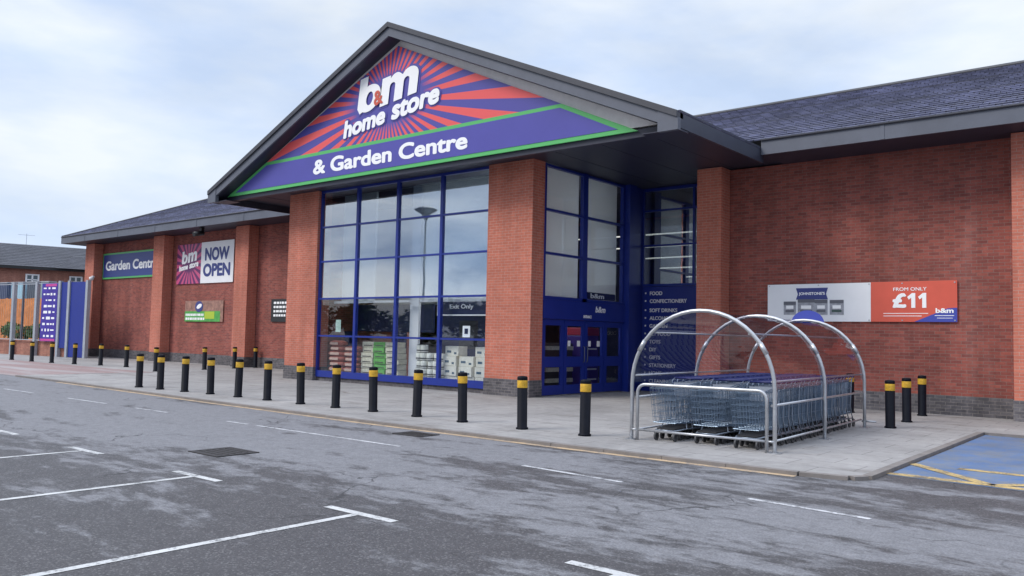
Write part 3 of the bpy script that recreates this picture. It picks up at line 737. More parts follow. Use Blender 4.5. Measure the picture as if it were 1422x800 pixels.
def shade(c, k): return tuple(v * k for v in c)
bagm = mat('bag_brown', (.34, .075, .05), .6, noise=.45, nscale=14); bagp = mat('bag_print', (.62, .42, .34), .6, noise=.3, nscale=20)
kr1 = mat('pack_cream', (.66, .61, .47), .6, noise=.25, nscale=10); kr2 = mat('pack_green', (.12, .42, .07), .6, noise=.25, nscale=10); kr3 = mat('pack_dark', (.05, .04, .04), .6)
tinw = mat('tin_white', (.74, .73, .66), .4, noise=.12, nscale=12); tind = mat('tin_lid', (.05, .05, .06), .5)
ctn = mat('carton_white', (.74, .71, .62), .65, noise=.1, nscale=10); ctp = mat('carton_print', (.06, .11, .16), .6)
def proto_bag():
    t = thing('goods_bag', '', 'bag'); b = MB(); n = 8
    for i in range(n):       # a plump bag: rounded section along x
        pass
    prof = []
    path = [(-.42 + .84 * i / 8, 0, 0) for i in range(9)]
    rr = [.05, .085, .1, .105, .105, .105, .1, .085, .05]
    b.tube([(p[0], 0, .1) for p in path], rr, 10); 
    for v in b.v: v.y *= 1.9
    b.build('sack', bagm, t)
    q = MB(); q.box(-.22, .22, -.203, -.196, .06, .145); q.build('print', bagp, t); return t
def proto_pack(mt):
    t = thing('goods_pack', '', 'pack'); MB().box(-.28, .28, -.2, .2, .005, .175).build('wrap', mt, t, .012)
    MB().box(-.2, .2, -.206, -.2005, .04, .07).build('strip', kr3, t); return t
def proto_tin():
    t = thing('paint_tin', '', 'tin'); b = MB(); b.lathe([(.115, 0), (.12, .01), (.12, .215), (.112, .225)], n=16); b.build('can', tinw, t)
    MB().lathe([(.105, .226), (.105, .24), (.0, .24)], n=16).build('lid', tind, t); MB().lathe([(.1215, .035), (.1215, .075)], n=16).build('label_band', tind, t); return t
def proto_carton():
    t = thing('goods_carton', '', 'carton'); MB().box(-.275, .275, -.2, .2, .003, .298).build('box', ctn, t, .008)
    q = MB(); q.box(-.2, -.02, -.204, -.2005, .1, .17); q.box(.1, .2, -.204, -.2005, .06, .12); q.build('print', ctp, t); return t
def stack(proto, label, group, xsl, zsl, y):
    first = True
    for x in xsl:
        top = len(zsl) - random.choice((0, 0, 1))
        for zz in zsl[:top]:
            o = proto if first else copy_tree(proto); first = False
            o.location = (x + random.uniform(-.03, .03), y + random.uniform(-.03, .04), zz); o.rotation_euler = (0, 0, random.uniform(-.08, .08)); o['label'] = label; o['group'] = group
stack(proto_bag(), 'brown printed sack in the stack behind the leftmost shop window', 'sacks stacked behind the leftmost window', (-23.38, -22.55), [.14 + .178 * i for i in range(7)], 18.78)
stack(proto_pack(kr1), 'cream wrapped pack in the stacks behind the second shop window', 'cream packs behind the second window', (-21.62, -20.42), [.14 + .18 * i for i in range(7)], 18.75)
stack(proto_pack(kr2), 'green wrapped pack in the middle stack behind the second shop window', 'green packs behind the second window', (-21.02,), [.14 + .18 * i for i in range(7)], 18.75)
stack(proto_tin(), 'white paint tin with dark lid stacked behind the third shop window', 'tins stacked behind the third window', [-19.2 + .262 * i for i in range(5)], [.14 + .246 * i for i in range(5)], 18.62)
stack(proto_carton(), 'white printed carton stacked behind the rightmost shop window', 'cartons stacked behind the rightmost window', (-17.74, -17.1, -16.46), [.14 + .3 * i for i in range(4)], 18.72)
wn = thing('window_notice', 'small pale paper notice stuck high inside the leftmost shop window', 'notice', (-23.0, 18.40, 1.9))
MB().box(-23.12, -22.85, 18.395, 18.40, 1.70, 2.12).build('paper', mat('notice_green', (.45, .60, .52), .6), wn)
wn = thing('window_notice', 'small white paper notice stuck inside the rightmost shop window', 'notice', (-17.0, 18.40, 1.9))
MB().box(-17.15, -16.85, 18.395, 18.40, 1.62, 1.96).build('paper', M['white_sign'], wn); MB().box(-17.07, -16.93, 18.39, 18.394, 1.72, 1.88).build('print', M['navy'], wn)
# machines inside the doors
mac_p = mat('machine_violet', (.06, .03, .20), .4); mac_r = mat('machine_red', (.35, .03, .05), .4)
for yy, lb in ((19.3, 'purple vending machine with red top inside the first door leaf'), (22.2, 'dark purple vending machine with red top inside the last door leaf')):
    t = thing('vending_machine', lb, 'vending machine', (-15.4, yy, 0))
    MB().box(-15.8, -15.1, yy - .42, yy + .42, .012, 1.75).build('cabinet', mac_p, t, .02); MB().box(-15.8, -15.08, yy - .42, yy + .42, 1.755, 2.0).build('top_panel', mac_r, t, .02)
    b = MB()
    for k in range(4): b.box(-15.095, -15.09, yy - .3, yy + .3, .35 + .32 * k, .40 + .32 * k)
    b.build('shelf', M['white_trim'], t)
t = thing('display_stand', 'dark display stand with pale shelves inside the middle doors', 'display stand', (-15.6, 20.8, 0))
MB().box(-16.0, -15.4, 20.1, 21.6, .012, 1.5).build('cabinet', kr3, t)
b = MB()
for k in range(4): b.box(-15.395, -15.33, 20.15, 21.55, .3 + .33 * k, .42 + .33 * k)
b.build('shelf', kr1, t)

# ------------------------------------------------------------------ SIGNS
YS = 16.95
gs = thing('gable_sign', 'huge triangular red and violet sunburst store sign filling the gable', 'sign', (-19, YS, 6.6))
sLx = lambda zz: -27.86 + (zz - 6.60) * (9.09 / 3.82)
sRx = lambda zz: -10.29 - (zz - 6.60) * (8.48 / 3.82)
zb = 7.62
MB().prism([(sLx(zb), YS, zb), (sRx(zb), YS, zb), (-18.77, YS, 10.42)], (0, .04, 0)).build('sunburst_panel', M['burst'], gs)
MB().prism([(-27.86, YS - .01, 6.60), (-10.29, YS - .01, 6.60), (sRx(zb), YS - .01, zb), (sLx(zb), YS - .01, zb)], (0, .05, 0)).build('green_border', M['green'], gs)
MB().prism([(-27.86 + .56, YS - .022, 6.71), (-10.29 - .56, YS - .022, 6.71), (sRx(zb - .1) - .26, YS - .022, zb - .1), (sLx(zb - .1) + .26, YS - .022, zb - .115)], (0, .011, 0)).build('name_band', M['violet'], gs)
letters('lettering', '& Garden Centre', M['white_sign'], gs, (-22.72, YS - .024, 6.87), 6.95, .50, bold=.042)
an = math.radians(6.8); U = (math.cos(an), 0, math.sin(an)); Vv = (-math.sin(an), 0, math.cos(an))
dk = M['violet']
def pt(a, b, y=YS - .02): return (-21.35 + U[0] * a + Vv[0] * b, y, 7.84 + U[2] * a + Vv[2] * b)
for word, a0, w_ in (('home', .15, 2.02), ('store', 2.42, 2.08)):
    letters('lettering', word, M['white_sign'], gs, pt(a0, 0, YS - .03), w_, .57 if word == 'home' else .52, U, Vv, bold=.055, shear=.22)
    letters('lettering_shadow', word, dk, gs, pt(a0 - .05, -.05, YS - .004), w_ + .11, .68 if word == 'home' else .62, U, Vv, bold=.13, shear=.22)
letters('logo_letter', 'b', M['white_sign'], gs, pt(.90, .58, YS - .03), 1.12, 1.12, U, Vv, shear=.22, glyph_of='b')
letters('logo_letter', 'm', M['white_sign'], gs, pt(1.93, .57, YS - .03), 1.78, .86, U, Vv, shear=.22, glyph_of='m')
letters('logo_shadow', 'b', dk, gs, pt(.82, .52, YS - .004), 1.28, 1.24, U, Vv, shear=.22, glyph_of='b')
letters('logo_shadow', 'm', dk, gs, pt(1.85, .51, YS - .004), 1.94, .98, U, Vv, shear=.22, glyph_of='m')
letters('logo_ampersand', '&', mat('amp_red', (.60, .10, .06), .4), gs, pt(1.70, .66, YS - .045), .40, .46, U, Vv, bold=.035)

def bands(par, name, mt, x0, x1, y, rows, seed, z=None, cell=.07, gap=.02):
    pass
gc = thing('garden_centre_sign', 'blue Garden Centre sign with green edge between two pilasters', 'sign', (-46.5, 22.5, 5.2))
MB().box(-49.95, -43.14, 22.48, 22.53, 4.52, 6.02).build('green_border', M['green'], gc)
MB().box(-49.85, -43.24, 22.468, 22.479, 4.62, 5.92).build('face', mat('sign_blue', (.025, .05, .24), .4), gc)
letters('lettering', 'Garden Centre', M['white_sign'], gc, (-49.55, 22.467, 5.0), 6.1, .56, bold=.04)

no = thing('now_open_banner', 'banner of purple sunburst logo beside white NOW OPEN panel', 'banner', (-38.8, 22.5, 5))
MB().box(-41.5, -39.15, 22.49, 22.515, 4.03, 6.08).build('logo_panel', M['burst_small'], no)
MB().box(-39.148, -36.2, 22.488, 22.514, 4.03, 6.10).build('white_panel', M['poster_white'], no)
letters('lettering', 'NOW', M['poster_navy'], no, (-37.68, 22.486, 5.15), 2.2, .66, bold=.05, anchor='c')
letters('lettering', 'OPEN', M['poster_navy'], no, (-37.68, 22.486, 4.35), 2.45, .66, bold=.05, anchor='c')
U1 = (math.cos(.12), 0, math.sin(.12)); V1 = (-math.sin(.12), 0, math.cos(.12))
letters('logo_lettering', 'bm', M['white_sign'], no, (-41.0, 22.488, 5.03), 1.5, .66, U1, V1, shear=.2, glyph_of='bm')
letters('logo_lettering', 'home', M['white_sign'], no, (-41.25, 22.488, 4.68), .88, .30, U1, V1, bold=.06, shear=.2)
letters('logo_lettering', 'store', M['white_sign'], no, (-40.24, 22.488, 4.80), .88, .27, U1, V1, bold=.06, shear=.2)

pp = thing('plant_poster', 'low brown and green poster on the brick wall under the NOW OPEN banner', 'poster', (-38.7, 22.5, 2.6))
MB().box(-40.5, -36.95, 22.495, 22.52, 2.10, 3.15).build('board', mat('poster_brown', (.32, .17, .13), .5, noise=.5, nscale=4), pp)
MB().box(-40.5, -37.2, 22.488, 22.4945, 2.10, 2.62).build('green_strip', mat('poster_green', (.08, .36, .07), .5, noise=.3, nscale=3), pp)
MB().box(-38.6, -37.7, 22.482, 22.4875, 2.24, 2.60).build('lime_patch', mat('poster_lime', (.42, .55, .04), .5), pp)
b = MB(); b.prism([(-39.15 + .36 * math.cos(a * PI / 12), 22.482, 2.85 + .28 * math.sin(a * PI / 12)) for a in range(24)], (0, .012, 0)); b.build('round_badge', M['poster_navy'], pp)
b = MB(); b.prism([(-39.12 + .24 * math.cos(a * PI / 12), 22.474, 2.87 + .13 * math.sin(a * PI / 12 + .5)) for a in range(24)], (0, .006, 0)); b.build('badge_centre', M['white_sign'], pp)
b = MB(); rr = random.Random(3)
for zz in (2.38, 2.18):
    x = -40.4
    while x < -38.75:
        w_ = rr.uniform(.08, .2); b.box(x, x + w_, 22.482, 22.487, zz, zz + .12); x += w_ + .05
b.build('print', M['white_sign'], pp)

bn = thing('black_notice', 'small black notice with white lines of print beside the left brick column', 'notice', (-32, 22.5, 2.6))
MB().box(-32.95, -30.9, 22.49, 22.52, 2.12, 3.15).build('board', mat('notice_black', (.02, .022, .025), .5), bn)
b = MB()
for zz in (2.93, 2.74, 2.55, 2.36):
    x = -32.75
    while x < -31.3:
        w_ = rr.uniform(.08, .22); b.box(x, x + w_, 22.484, 22.489, zz, zz + .10); x += w_ + .05
b.build('print', M['white_sign'], bn)

# product banner on the right wall
pb = thing('price_banner', 'long white and red banner of paint tins priced at £11 on the right brick wall', 'banner', (-7, 22.5, 2.8))
MB().box(-9.41, -6.66, 22.50, 22.52, 2.25, 3.26).build('white_panel', M['poster_white'], pb)
MB().box(-6.658, -4.65, 22.499, 22.519, 2.25, 3.27).build('red_panel', M['poster_red'], pb)
MB().prism([(-5.62, 22.494, 2.252), (-4.652, 22.494, 2.252), (-4.652, 22.494, 2.60), (-4.86, 22.494, 2.585)], (0, .004, 0)).build('corner_flash', M['poster_blue'], pb)
letters('lettering', 'FROM ONLY', M['white_sign'], pb, (-5.72, 22.497, 3.03), .78, .085, anchor='c', bold=.01)
letters('lettering', '£', M['white_sign'], pb, (-6.13, 22.497, 2.60), .33, .37, bold=.055)
letters('lettering', '11', M['white_sign'], pb, (-5.78, 22.497, 2.60), .44, .37, glyph_of='11')
b = MB(); b.box(-6.35, -5.3, 22.494, 22.498, 2.455, 2.47); b.box(-6.35, -5.45, 22.494, 22.498, 2.39, 2.405); b.build('small_print', M['white_sign'], pb)
letters('logo_lettering', 'b&m', M['white_sign'], pb, (-4.93, 22.4935, 2.47), .40, .12, anchor='c', bold=.04)
b = MB(); b.box(-5.15, -4.72, 22.49, 22.4935, 2.40, 2.415); b.box(-5.1, -4.75, 22.49, 22.4935, 2.34, 2.352); b.build('small_print', M['white_sign'], pb)
cx = -8.18
MB().prism([(cx - .43, 22.492, 3.15), (cx + .43, 22.492, 3.15), (cx + .38, 22.492, 2.985), (cx + .43, 22.492, 2.84), (cx - .43, 22.492, 2.84), (cx - .38, 22.492, 2.985)][::-1], (0, .006, 0)).build('brand_plate', M['poster_navy'], pb)
letters('brand_lettering', "JOHNSTONE'S", M['white_sign'], pb, (cx, 22.491, 2.94), .70, .10, anchor='c', bold=.03)
tg = mat('print_tin_grey', (.33, .34, .38), .5, noise=.35, nscale=7); tl = mat('print_tin_lid', (.12, .125, .15), .5)
tb_ = mat('print_tin_green', (.05, .09, .08), .5)
for xx, w_, h_, two in ((-8.78, .17, .34, 0), (-8.33, .23, .40, 0), (-7.93, .17, .38, 0), (-7.52, .18, .37, 1)):
    b = MB(); b.box(xx - w_, xx + w_, 22.490, 22.499, 2.43, 2.43 + h_); p_ = b.build('printed_tin', tg, pb)
    b = MB(); b.box(xx - w_, xx + w_, 22.486, 22.4895, 2.43 + h_ - .07, 2.43 + h_ + .02); b.build('printed_lid', tl, p_)
    b = MB(); b.box(xx - w_ * .7, xx + w_ * .7, 22.486, 22.4895, 2.50, 2.56); b.build('printed_label', tb_ if two else tl, p_)
    b = MB(); b.box(xx - w_ * .6, xx + w_ * .6, 22.486, 22.4895, 2.59, 2.68); b.build('printed_label', M['white_sign'], p_)
b = MB()
for xx in (-9.36, -8.0, -6.7, -5.9, -4.7):
    for zz in (2.29, 3.22): b.tube([(xx, 22.497, zz), (xx, 22.485, zz)], .018, 8)
b.build('eyelet', M['galv'], pb)

# list of departments on the blue wall
dl = thing('department_list', 'white list of departments lettered down the blue entrance wall', 'lettering', (-13.6, YB, 1.7))
MB().box(bwx0 + .05, bwx1 - .01, YB + .005, YB + .018, .12, 3.36).build('panel', M['blue_panel'], dl)
zz = 3.12
for i, s_ in enumerate(('FOOD', 'CONFECTIONERY', 'SOFT DRINKS', 'ALCOHOL', 'GARDEN', 'PET FOOD', 'TOYS', 'DIY', 'GIFTS', 'STATIONERY', 'HOME', 'CLEANING')):
    b = MB(); b.box(bwx0 + .12, bwx0 + .17, YB - .001, YB + .0045, zz + .045, zz + .095); b.build('bullet', M['white_sign'], dl)
    letters('lettering', s_, M['white_sign'], dl, (bwx0 + .30, YB + .004, zz), None, .125, bold=.035, depth=.004)
    zz -= .30 if i in (1,) else .255
hs = thing('hanging_sign', 'small white lettered board inside the glass above the doors', 'sign', (-15.1, 21.6, 3.1))
MB().box(-14.59, -14.55, 20.98, 22.7, 2.87, 3.08).build('board', M['navy'], hs)
letters('lettering', 'b&m', M['white_sign'], hs, (-14.545, 21.3, 2.90), .75, .15, (0, 1, 0), bold=.03)

# small cameras on the wall
cc = thing('dome_camera', 'small white dome camera on the far left pilaster', 'camera', (-50.0, 21.98, 4.55))
MB().lathe([(.0, -.16), (.09, -.12), (.13, -.04), (.13, .05), (.06, .09)], (-49.95, 21.85, 4.55), 14).build('dome', M['white_sign'], cc)
MB().box(-50.0, -49.9, 21.88, 21.998, 4.60, 4.70).build('bracket', M['white_trim'], cc)
cc = thing('bullet_camera', 'small black camera hanging under the left eaves above the NOW OPEN banner', 'camera', (-38, 21.3, 6.5))
MB().box(-37.33, -37.17, 21.3, 21.46, 6.45, 6.62).build('bracket', M['black'], cc)
MB().tube([(-37.25, 21.45, 6.36), (-37.25, 20.95, 6.24)], .12, 10).build('body', M['black'], cc)

# ------------------------------------------------------------------ BOLLARDS
def proto_bollard():
    t = thing('bollard', '', 'bollard')
    MB().lathe([(.112, 0), (.112, .03), (.092, .035), (.092, .745)], n=20).build('post', M['bollard'], t)
    MB().lathe([(.0945, .745), (.0955, .75), (.0955, .875), (.0945, .88)], n=20).build('band', M['band'], t)
    MB().lathe([(.0925, .88), (.0945, .885), (.0945, .925), (.085, .948), (.03, .957), (.0, .958)], n=20).build('cap', M['bollard'], t)
    return t
P0 = proto_bollard(); used = [False]
def bollard(x, y, label, group):
    o = copy_tree(P0) if used[0] else P0; used[0] = True
    o.location = (x, y, 0); o.rotation_euler = (random.uniform(-.02, .02), random.uniform(-.02, .02), random.uniform(0, 6))
    o['label'] = label; o['group'] = group
ORD = ['nearest', 'second', 'third', 'fourth', 'fifth', 'sixth', 'seventh', 'eighth', 'ninth', 'tenth', 'eleventh', 'twelfth', 'thirteenth']
front = list(zip((-8.22, -9.56, -11.08, -12.40, -13.76, -14.97, -16.22, -17.56, -18.80, -20.05, -21.18, -22.33, -23.45), (11.93, 11.89, 11.94, 12.0, 12.02, 11.98, 11.96, 11.97, 11.96, 11.94, 11.85, 11.77, 11.73)))
for i, (x, yk) in enumerate(front):
    extra = {0: ' in front of the doors', 1: ' before the right brick column', 2: ' before the rightmost window', 6: ' before the left brick column', 12: ', last of the kerb row'}.get(i, '')
    bollard(x, yk, f'black yellow-banded kerb bollard, {ORD[i]} ' + ('to' if i == 0 else 'from') + ' the trolley shelter' + extra, 'bollards along the front kerb')
for i, (x, y) in enumerate(((-45.6, 16.3), (-43.3, 16.35), (-41.4, 16.5), (-39.7, 16.8), (-38.1, 17.25), (-36.1, 17.45))):
    bollard(x, y, f'black yellow-topped bollard before the garden fence, {["leftmost", "second from left", "third from left", "fourth from left", "fifth from left", "rightmost"][i]}', 'bollards before the garden fence')
for i, (x, y) in enumerate(((-32.0, 16.65), (-32.7, 19.15), (-33.3, 20.95), (-33.75, 22.8 - .5))):
    bollard(x, y, f'black yellow-topped bollard in the row by the left wing, {["nearest the road", "second from the road", "third from the road", "closest to the wall"][i]}', 'bollards running to the left wing')
for i, (x, y) in enumerate(((-4.93, 17.9), (-5.06, 19.6), (-5.26, 21.7))):
    bollard(x, y, f'black yellow-topped bollard right of the trolley shelter, {["nearest the road", "middle of three", "closest to the brick wall"][i]}', 'bollards right of the trolley shelter')
bollard(-6.74, 21.1, 'black yellow-topped bollard mostly hidden behind the far end of the trolleys', 'bollards right of the trolley shelter')

# ------------------------------------------------------------------ TROLLEY SHELTER (built along +Y, then turned)
sh = thing('trolley_shelter', 'galvanised tube trolley shelter with clear arched roof beside the kerb', 'trolley shelter')
HW, HS = 1.205, .92       # half width, springing height
HYS = (0.0, 2.55, 5.25)
def arch(y, r=.0):
    pts = [(-HW, y, 0), (-HW, y, .5), (-HW, y, HS)]
    for i in range(1, 24):
        a = PI - PI * i / 24; pts.append((HW * math.cos(a), y, HS + 1.22 * math.sin(a)))
    return pts + [(HW, y, HS), (HW, y, .5), (HW, y, 0)]
for y in HYS:
    h = MB().tube(arch(y), .032, 10).build('hoop', M['galv'], sh)
    bp2 = MB()
    for sx in (-HW, HW): MB().box(sx - .09, sx + .09, y - .09, y + .09, 0, .012).build('base_plate', M['galv'], h)
    sl_ = MB()
    for sgn in (-1, 1):
        a = PI / 2 - sgn * 1.02
        c = V(HW * math.cos(a), y, HS + 1.22 * math.sin(a)); tn = V(-HW * math.sin(a), 0, 1.22 * math.cos(a)).normalized()
        sl_.tube([c - tn * .10, c + tn * .10], .038, 10)
    sl_.build('sleeve', M['galv'], h)
pu = MB()
for a in (PI / 2 - .75, PI / 2 + .75, .12, PI - .12):
    x, z_ = (HW - .045) * math.cos(a), HS + (1.22 - .045) * math.sin(a)
    pu.tube([(x, .02, z_), (x, HYS[2] - .02, z_)], .016, 6)
pu.build('roof_rail', M['galv'], sh)
for y0, y1 in ((.04, 2.53), (2.57, 5.21)):
    rs = MB(); n = 28
    for i in range(n):
        A0, A1 = PI - .02 - (PI - .04) * i / n, PI - .02 - (PI - .04) * (i + 1) / n
        f_ = lambda a: (HW * .985 * math.cos(a), HS + 1.22 * .985 * math.sin(a))
        (xa, za), (xb, zb_) = f_(A0), f_(A1)
        rs.face([(xa, y0, za), (xa, y1, za), (xb, y1, zb_), (xb, y0, zb_)], 0, True)
    rs.build('roof_sheet', M['poly'], sh)
sr = MB()
for sx in (-HW + .06, HW - .06):
    sr.tube([(sx, .03, .70), (sx, HYS[2] - .03, .70)], .02, 8); sr.tube([(sx, .03, .16), (sx, HYS[2] - .03, .16)], .018, 8)
sr.build('side_rail', M['galv'], sh)
fb = MB(); bw_ = 1.09; yb = -.02
pts = [(-bw_, yb, 0), (-bw_, yb, .78)]
for i in range(1, 7): a = PI - PI / 2 * i / 6; pts.append((-bw_ + .14 + .14 * math.cos(a), yb, .78 + .14 * math.sin(a)))
for i in range(0, 7): a = PI / 2 - PI / 2 * i / 6; pts.append((bw_ - .14 + .14 * math.cos(a), yb, .78 + .14 * math.sin(a)))
pts += [(bw_, yb, 0)]
fb.tube(pts, .027, 10); fb.tube([(-bw_ + .02, yb, .17), (bw_ - .02, yb, .17)], .02, 8)
for sx in (-1, 1): fb.tube([(sx * bw_, yb, .17), (sx * HW, yb, .17)], .018, 6)
fb.build('front_barrier', M['galv'], sh)
bx = MB()
bx.tube([(HW - .05, HYS[2], .13), (HW + .22, HYS[2], .13)], .02, 8); bx.build('foot_stub', M['galv'], sh)
SHX, SHY, SHR = -6.225, 12.22, math.radians(3.2)
sh.location = (SHX, SHY, 0); sh.rotation_euler = (0, 0, SHR)
Rz = Matrix.Rotation(SHR, 3, 'Z')
def shp(x, y, z_=0): return Vector((SHX, SHY, 0)) + Rz @ Vector((x, y, z_))

rs_ = thing('round_sign', 'blue half round sign fixed on top of the farthest shelter hoop', 'sign')
b = MB(); b.prism([(.34 * math.cos(a * PI / 18), 0, .27 * math.sin(a * PI / 18)) for a in range(19)], (0, .012, 0)); b.build('disc', M['poster_blue'], rs_)
b = MB()
for sx in (-.12, .12): b.box(sx - .02, sx + .02, -.045, -.001, .01, .07)
b.build('bracket', M['galv'], rs_)
rs_.location = shp(.06, HYS[2] + .055, 2.08); rs_.rotation_euler = (0, 0, SHR)

# ---- trolleys: local nose at -Y, handle at +Y
def proto_trolley():
    t = thing('shopping_trolley', '', 'shopping trolley')
    FT, RT = .235, .285                      # half widths front / rear
    yF, yR = -.52, .33
    zFT, zRT, zFB, zRB = .86, .97, .30, .27
    def P(s, k, top):                        # s across -1..1, k 0 front..1 rear, top 0..1
        hw = FT + (RT - FT) * k; hw *= (.86 + .14 * top)
        y = yF + (yR - yF) * k + (1 - top) * (.07 * (1 - k))
        z0 = zFB + (zRB - zFB) * k; z1 = zFT + (zRT - zFT) * k
        return V(s * hw, y, z0 + (z1 - z0) * top)
    b = MB(); w = .0038
    for sg in (-1, 1):
        for i in range(13): b.tube([P(sg, i / 12, 0), P(sg, i / 12, 1)], w, 4, cap=False)
        for j in (.25, .5, .75): b.tube([P(sg, 0, j), P(sg, 1, j)], w, 4, cap=False)
    for i in range(10):
        s = -1 + 2 * i / 9
        b.tube([P(s, 0, 1), P(s, 0, 0), P(s, 1, 0)], w, 4, cap=False); b.tube([P(s, 1, 0), P(s, 1, .95)], w, 4, cap=False)
    for j in (.16, .33, .5, .67, .84): b.tube([P(-1, 0, j), P(1, 0, j)], w, 4, cap=False)
    for k in (.12, .3, .5, .7, .88): b.tube([P(-1, k, 0), P(1, k, 0)], w, 4, cap=False)
    rim = [P(-1, 1, 1), P(-1, 0, 1), P(1, 0, 1), P(1, 1, 1)]
    b.tube(rim, .009, 5); b.tube([P(-1, 1, 0), P(-1, 0, 0), P(1, 0, 0), P(1, 1, 0)], .007, 4)
    b.build('basket', M['wire'], t)
    f = MB()
    for sg in (-1, 1):
        f.tube([(sg * .265, .47, 1.0), (sg * .268, .36, .96), (sg * .265, .33, .86), (sg * .258, .29, .42), (sg * .262, .34, .30), (sg * .272, .44, .13)], .011, 6)
        f.tube([(sg * .268, .42, .17), (sg * .235, -.05, .19), (sg * .17, -.43, .17)], .012, 6)
        f.tube([(sg * .235, -.1, .19), (sg * .2, -.05, .31)], .009, 5)
    f.tube([(-.17, -.43, .17), (.17, -.43, .17)], .012, 6); f.tube([(-.25, .3, .30), (.25, .3, .30)], .010, 5); f.tube([(-.235, .0, .19), (.235, .0, .19)], .009, 5)
    for i in range(5): f.tube([(-.15 + .075 * i, -.42, .18), (-.2 + .1 * i, .2, .19)], .004, 4, cap=False)
    f.build('frame', M['wire_frame'], t)
    tr_ = MB(); tr_.prism([(-.16, -.40, .185), (.16, -.40, .185), (.215, .18, .195), (-.215, .18, .195)], (0, 0, .02)); tr_.build('lower_tray', M['rubber'], t)
    MB().tube([(-.285, .475, 1.0), (.285, .475, 1.0)], .019, 8).build('handle', M['handle_blue'], t)
    s = MB(); s.prism([(-.2, .30, .70), (.2, .30, .70), (.22, .325, .93), (-.22, .325, .93)], (0, -.012, 0)); s.build('child_seat', M['seat_flap'], t)
    for sx, sy in ((.17, -.43), (-.17, -.43), (.272, .44), (-.272, .44)):
        wv = MB(); wv.tube([(sx - .015, sy + .03, .07), (sx + .015, sy + .03, .07)], .07, 12)
        wo_ = wv.build('wheel', M['wheel_grey'], t)
        fk = MB(); fk.tube([(sx, sy, .17), (sx, sy, .135)], .013, 6)
        for d in (-.022, .022): fk.obox((sx + d, sy + .018, .10), (.003, 0, 0), (0, .022, -.012), (0, .008, .045))
        fk.build('fork', M['rubber'], wo_)
    return t
T0 = proto_trolley(); firstT = True
for r, (xo, side) in enumerate(((-.69, 'left'), (.0, 'middle'), (.69, 'right'))):
    cnt = (16, 17, 18)[r]; y0 = .59 + (0.04, 0.1, 0.0)[r]
    for k in range(cnt):
        o = T0 if firstT else copy_tree(T0); firstT = False
        o.location = shp(xo + random.uniform(-.018, .018), y0 + .250 * k + random.uniform(-.03, .03))
        o.rotation_euler = (0, 0, SHR + random.uniform(-.022, .022))
        if k == 0: o['label'] = f'wire shopping trolley at the barrier end of the {side} row in the shelter'
        elif k == cnt - 1: o['label'] = f'wire shopping trolley at the far wall end of the {side} row in the shelter'
        else: o['label'] = f'wire shopping trolley nested inside the {side} row in the shelter'
        o['group'] = f'trolleys nested in the {side} row'

# ------------------------------------------------------------------ GARDEN ENCLOSURE ON THE LEFT
FA, FB = Vector((-47.3, 20.55, 0)), Vector((-54.4, 19.5, 0))
fd = (FB - FA).normalized(); fn = Vector((fd.y, -fd.x, 0))
if fn.y > 0: fn = -fn
def fp(s, z_=0, o=0): return FA + fd * s + fn * o + Vector((0, 0, z_))
fence = thing('garden_fence', 'tall fence of galvanised posts and wire mesh enclosing the garden area', 'fence', tuple(FA))
def fbox(s0, s1, o0, o1, z0, z1):
    b = MB(); c = (fp(s0, z0, o0) + fp(s1, z1, o1)) / 2
    return b.obox(c, fd * abs(s1 - s0) / 2, fn * abs(o1 - o0) / 2, (0, 0, (z1 - z0) / 2))
posts = (0.0, 1.70, 2.61, 4.93, 7.36, 9.8, 12.2, 14.6)
fbox(6.72, 6.82, -.25, -.15, -.1, 4.25).build('post', M['fascia'], fence)
for s in posts: fbox(s - .10, s + .10, -.1, .1, -.13, 4.28).build('post', M['galv_fence'], fence)
for s0, s1 in zip(posts[2:-1], posts[3:]):
    b = MB()
    for zz in (.90, 4.15): b.obox((fp(s0 + .1, zz) + fp(s1 - .1, zz)) / 2, fd * ((s1 - s0 - .2) / 2), fn * .025, (0, 0, .025))
    n = int((s1 - s0 - .2) / .2)
    for i in range(1, n): b.tube([fp(s0 + .1 + (s1 - s0 - .2) * i / n, .90), fp(s0 + .1 + (s1 - s0 - .2) * i / n, 4.15)], .005, 4, cap=False)
    b.build('mesh_panel', M['galv_fence'], fence)
fbox(.12, 1.58, -.03, .03, .02, 4.2).build('blue_panel', M['blue_panel'], fence)
fbox(1.82, 2.49, -.03, .03, .5, 4.2).build('blue_panel', M['blue_panel'], fence)
dw = fbox(1.9, 30, -.45, -.13, -.14, .85).build('dwarf_wall', M['house_brick']); tag(dw, 'low red brick wall along the foot of the garden fence', 'wall')
ps = thing('garden_poster', 'tall purple poster with rows of white and pink print on the garden fence', 'poster', tuple(fp(3.6)))
fbox(2.80, 4.36, .04, .07, .85, 4.15).build('board', mat('poster_purple', (.045, .025, .30), .45, noise=.2, nscale=2), ps)
b = MB(); rr = random.Random(11)
for k in range(9):
    zz = 1.15 + .34 * k; s = 3.0
    while s < 4.1:
        w_ = rr.uniform(.12, .4); e = min(s + w_, 4.2); h_ = rr.uniform(.07, .16)
        b.obox((fp(s, zz, .073) + fp(e, zz, .073)) / 2, fd * (e - s) / 2, fn * .002, (0, 0, h_ / 2)); s = e + rr.uniform(.08, .2)
b.build('print', M['white_sign'], ps)
b = MB(); b.obox(fp(3.58, .93, .073), fd * .70, fn * .002, (0, 0, .06)); b.obox(fp(3.45, 4.05, .073), fd * .55, fn * .002, (0, 0, .07)); b.build('pink_strip', mat('poster_pink', (.55, .06, .30), .45), ps)
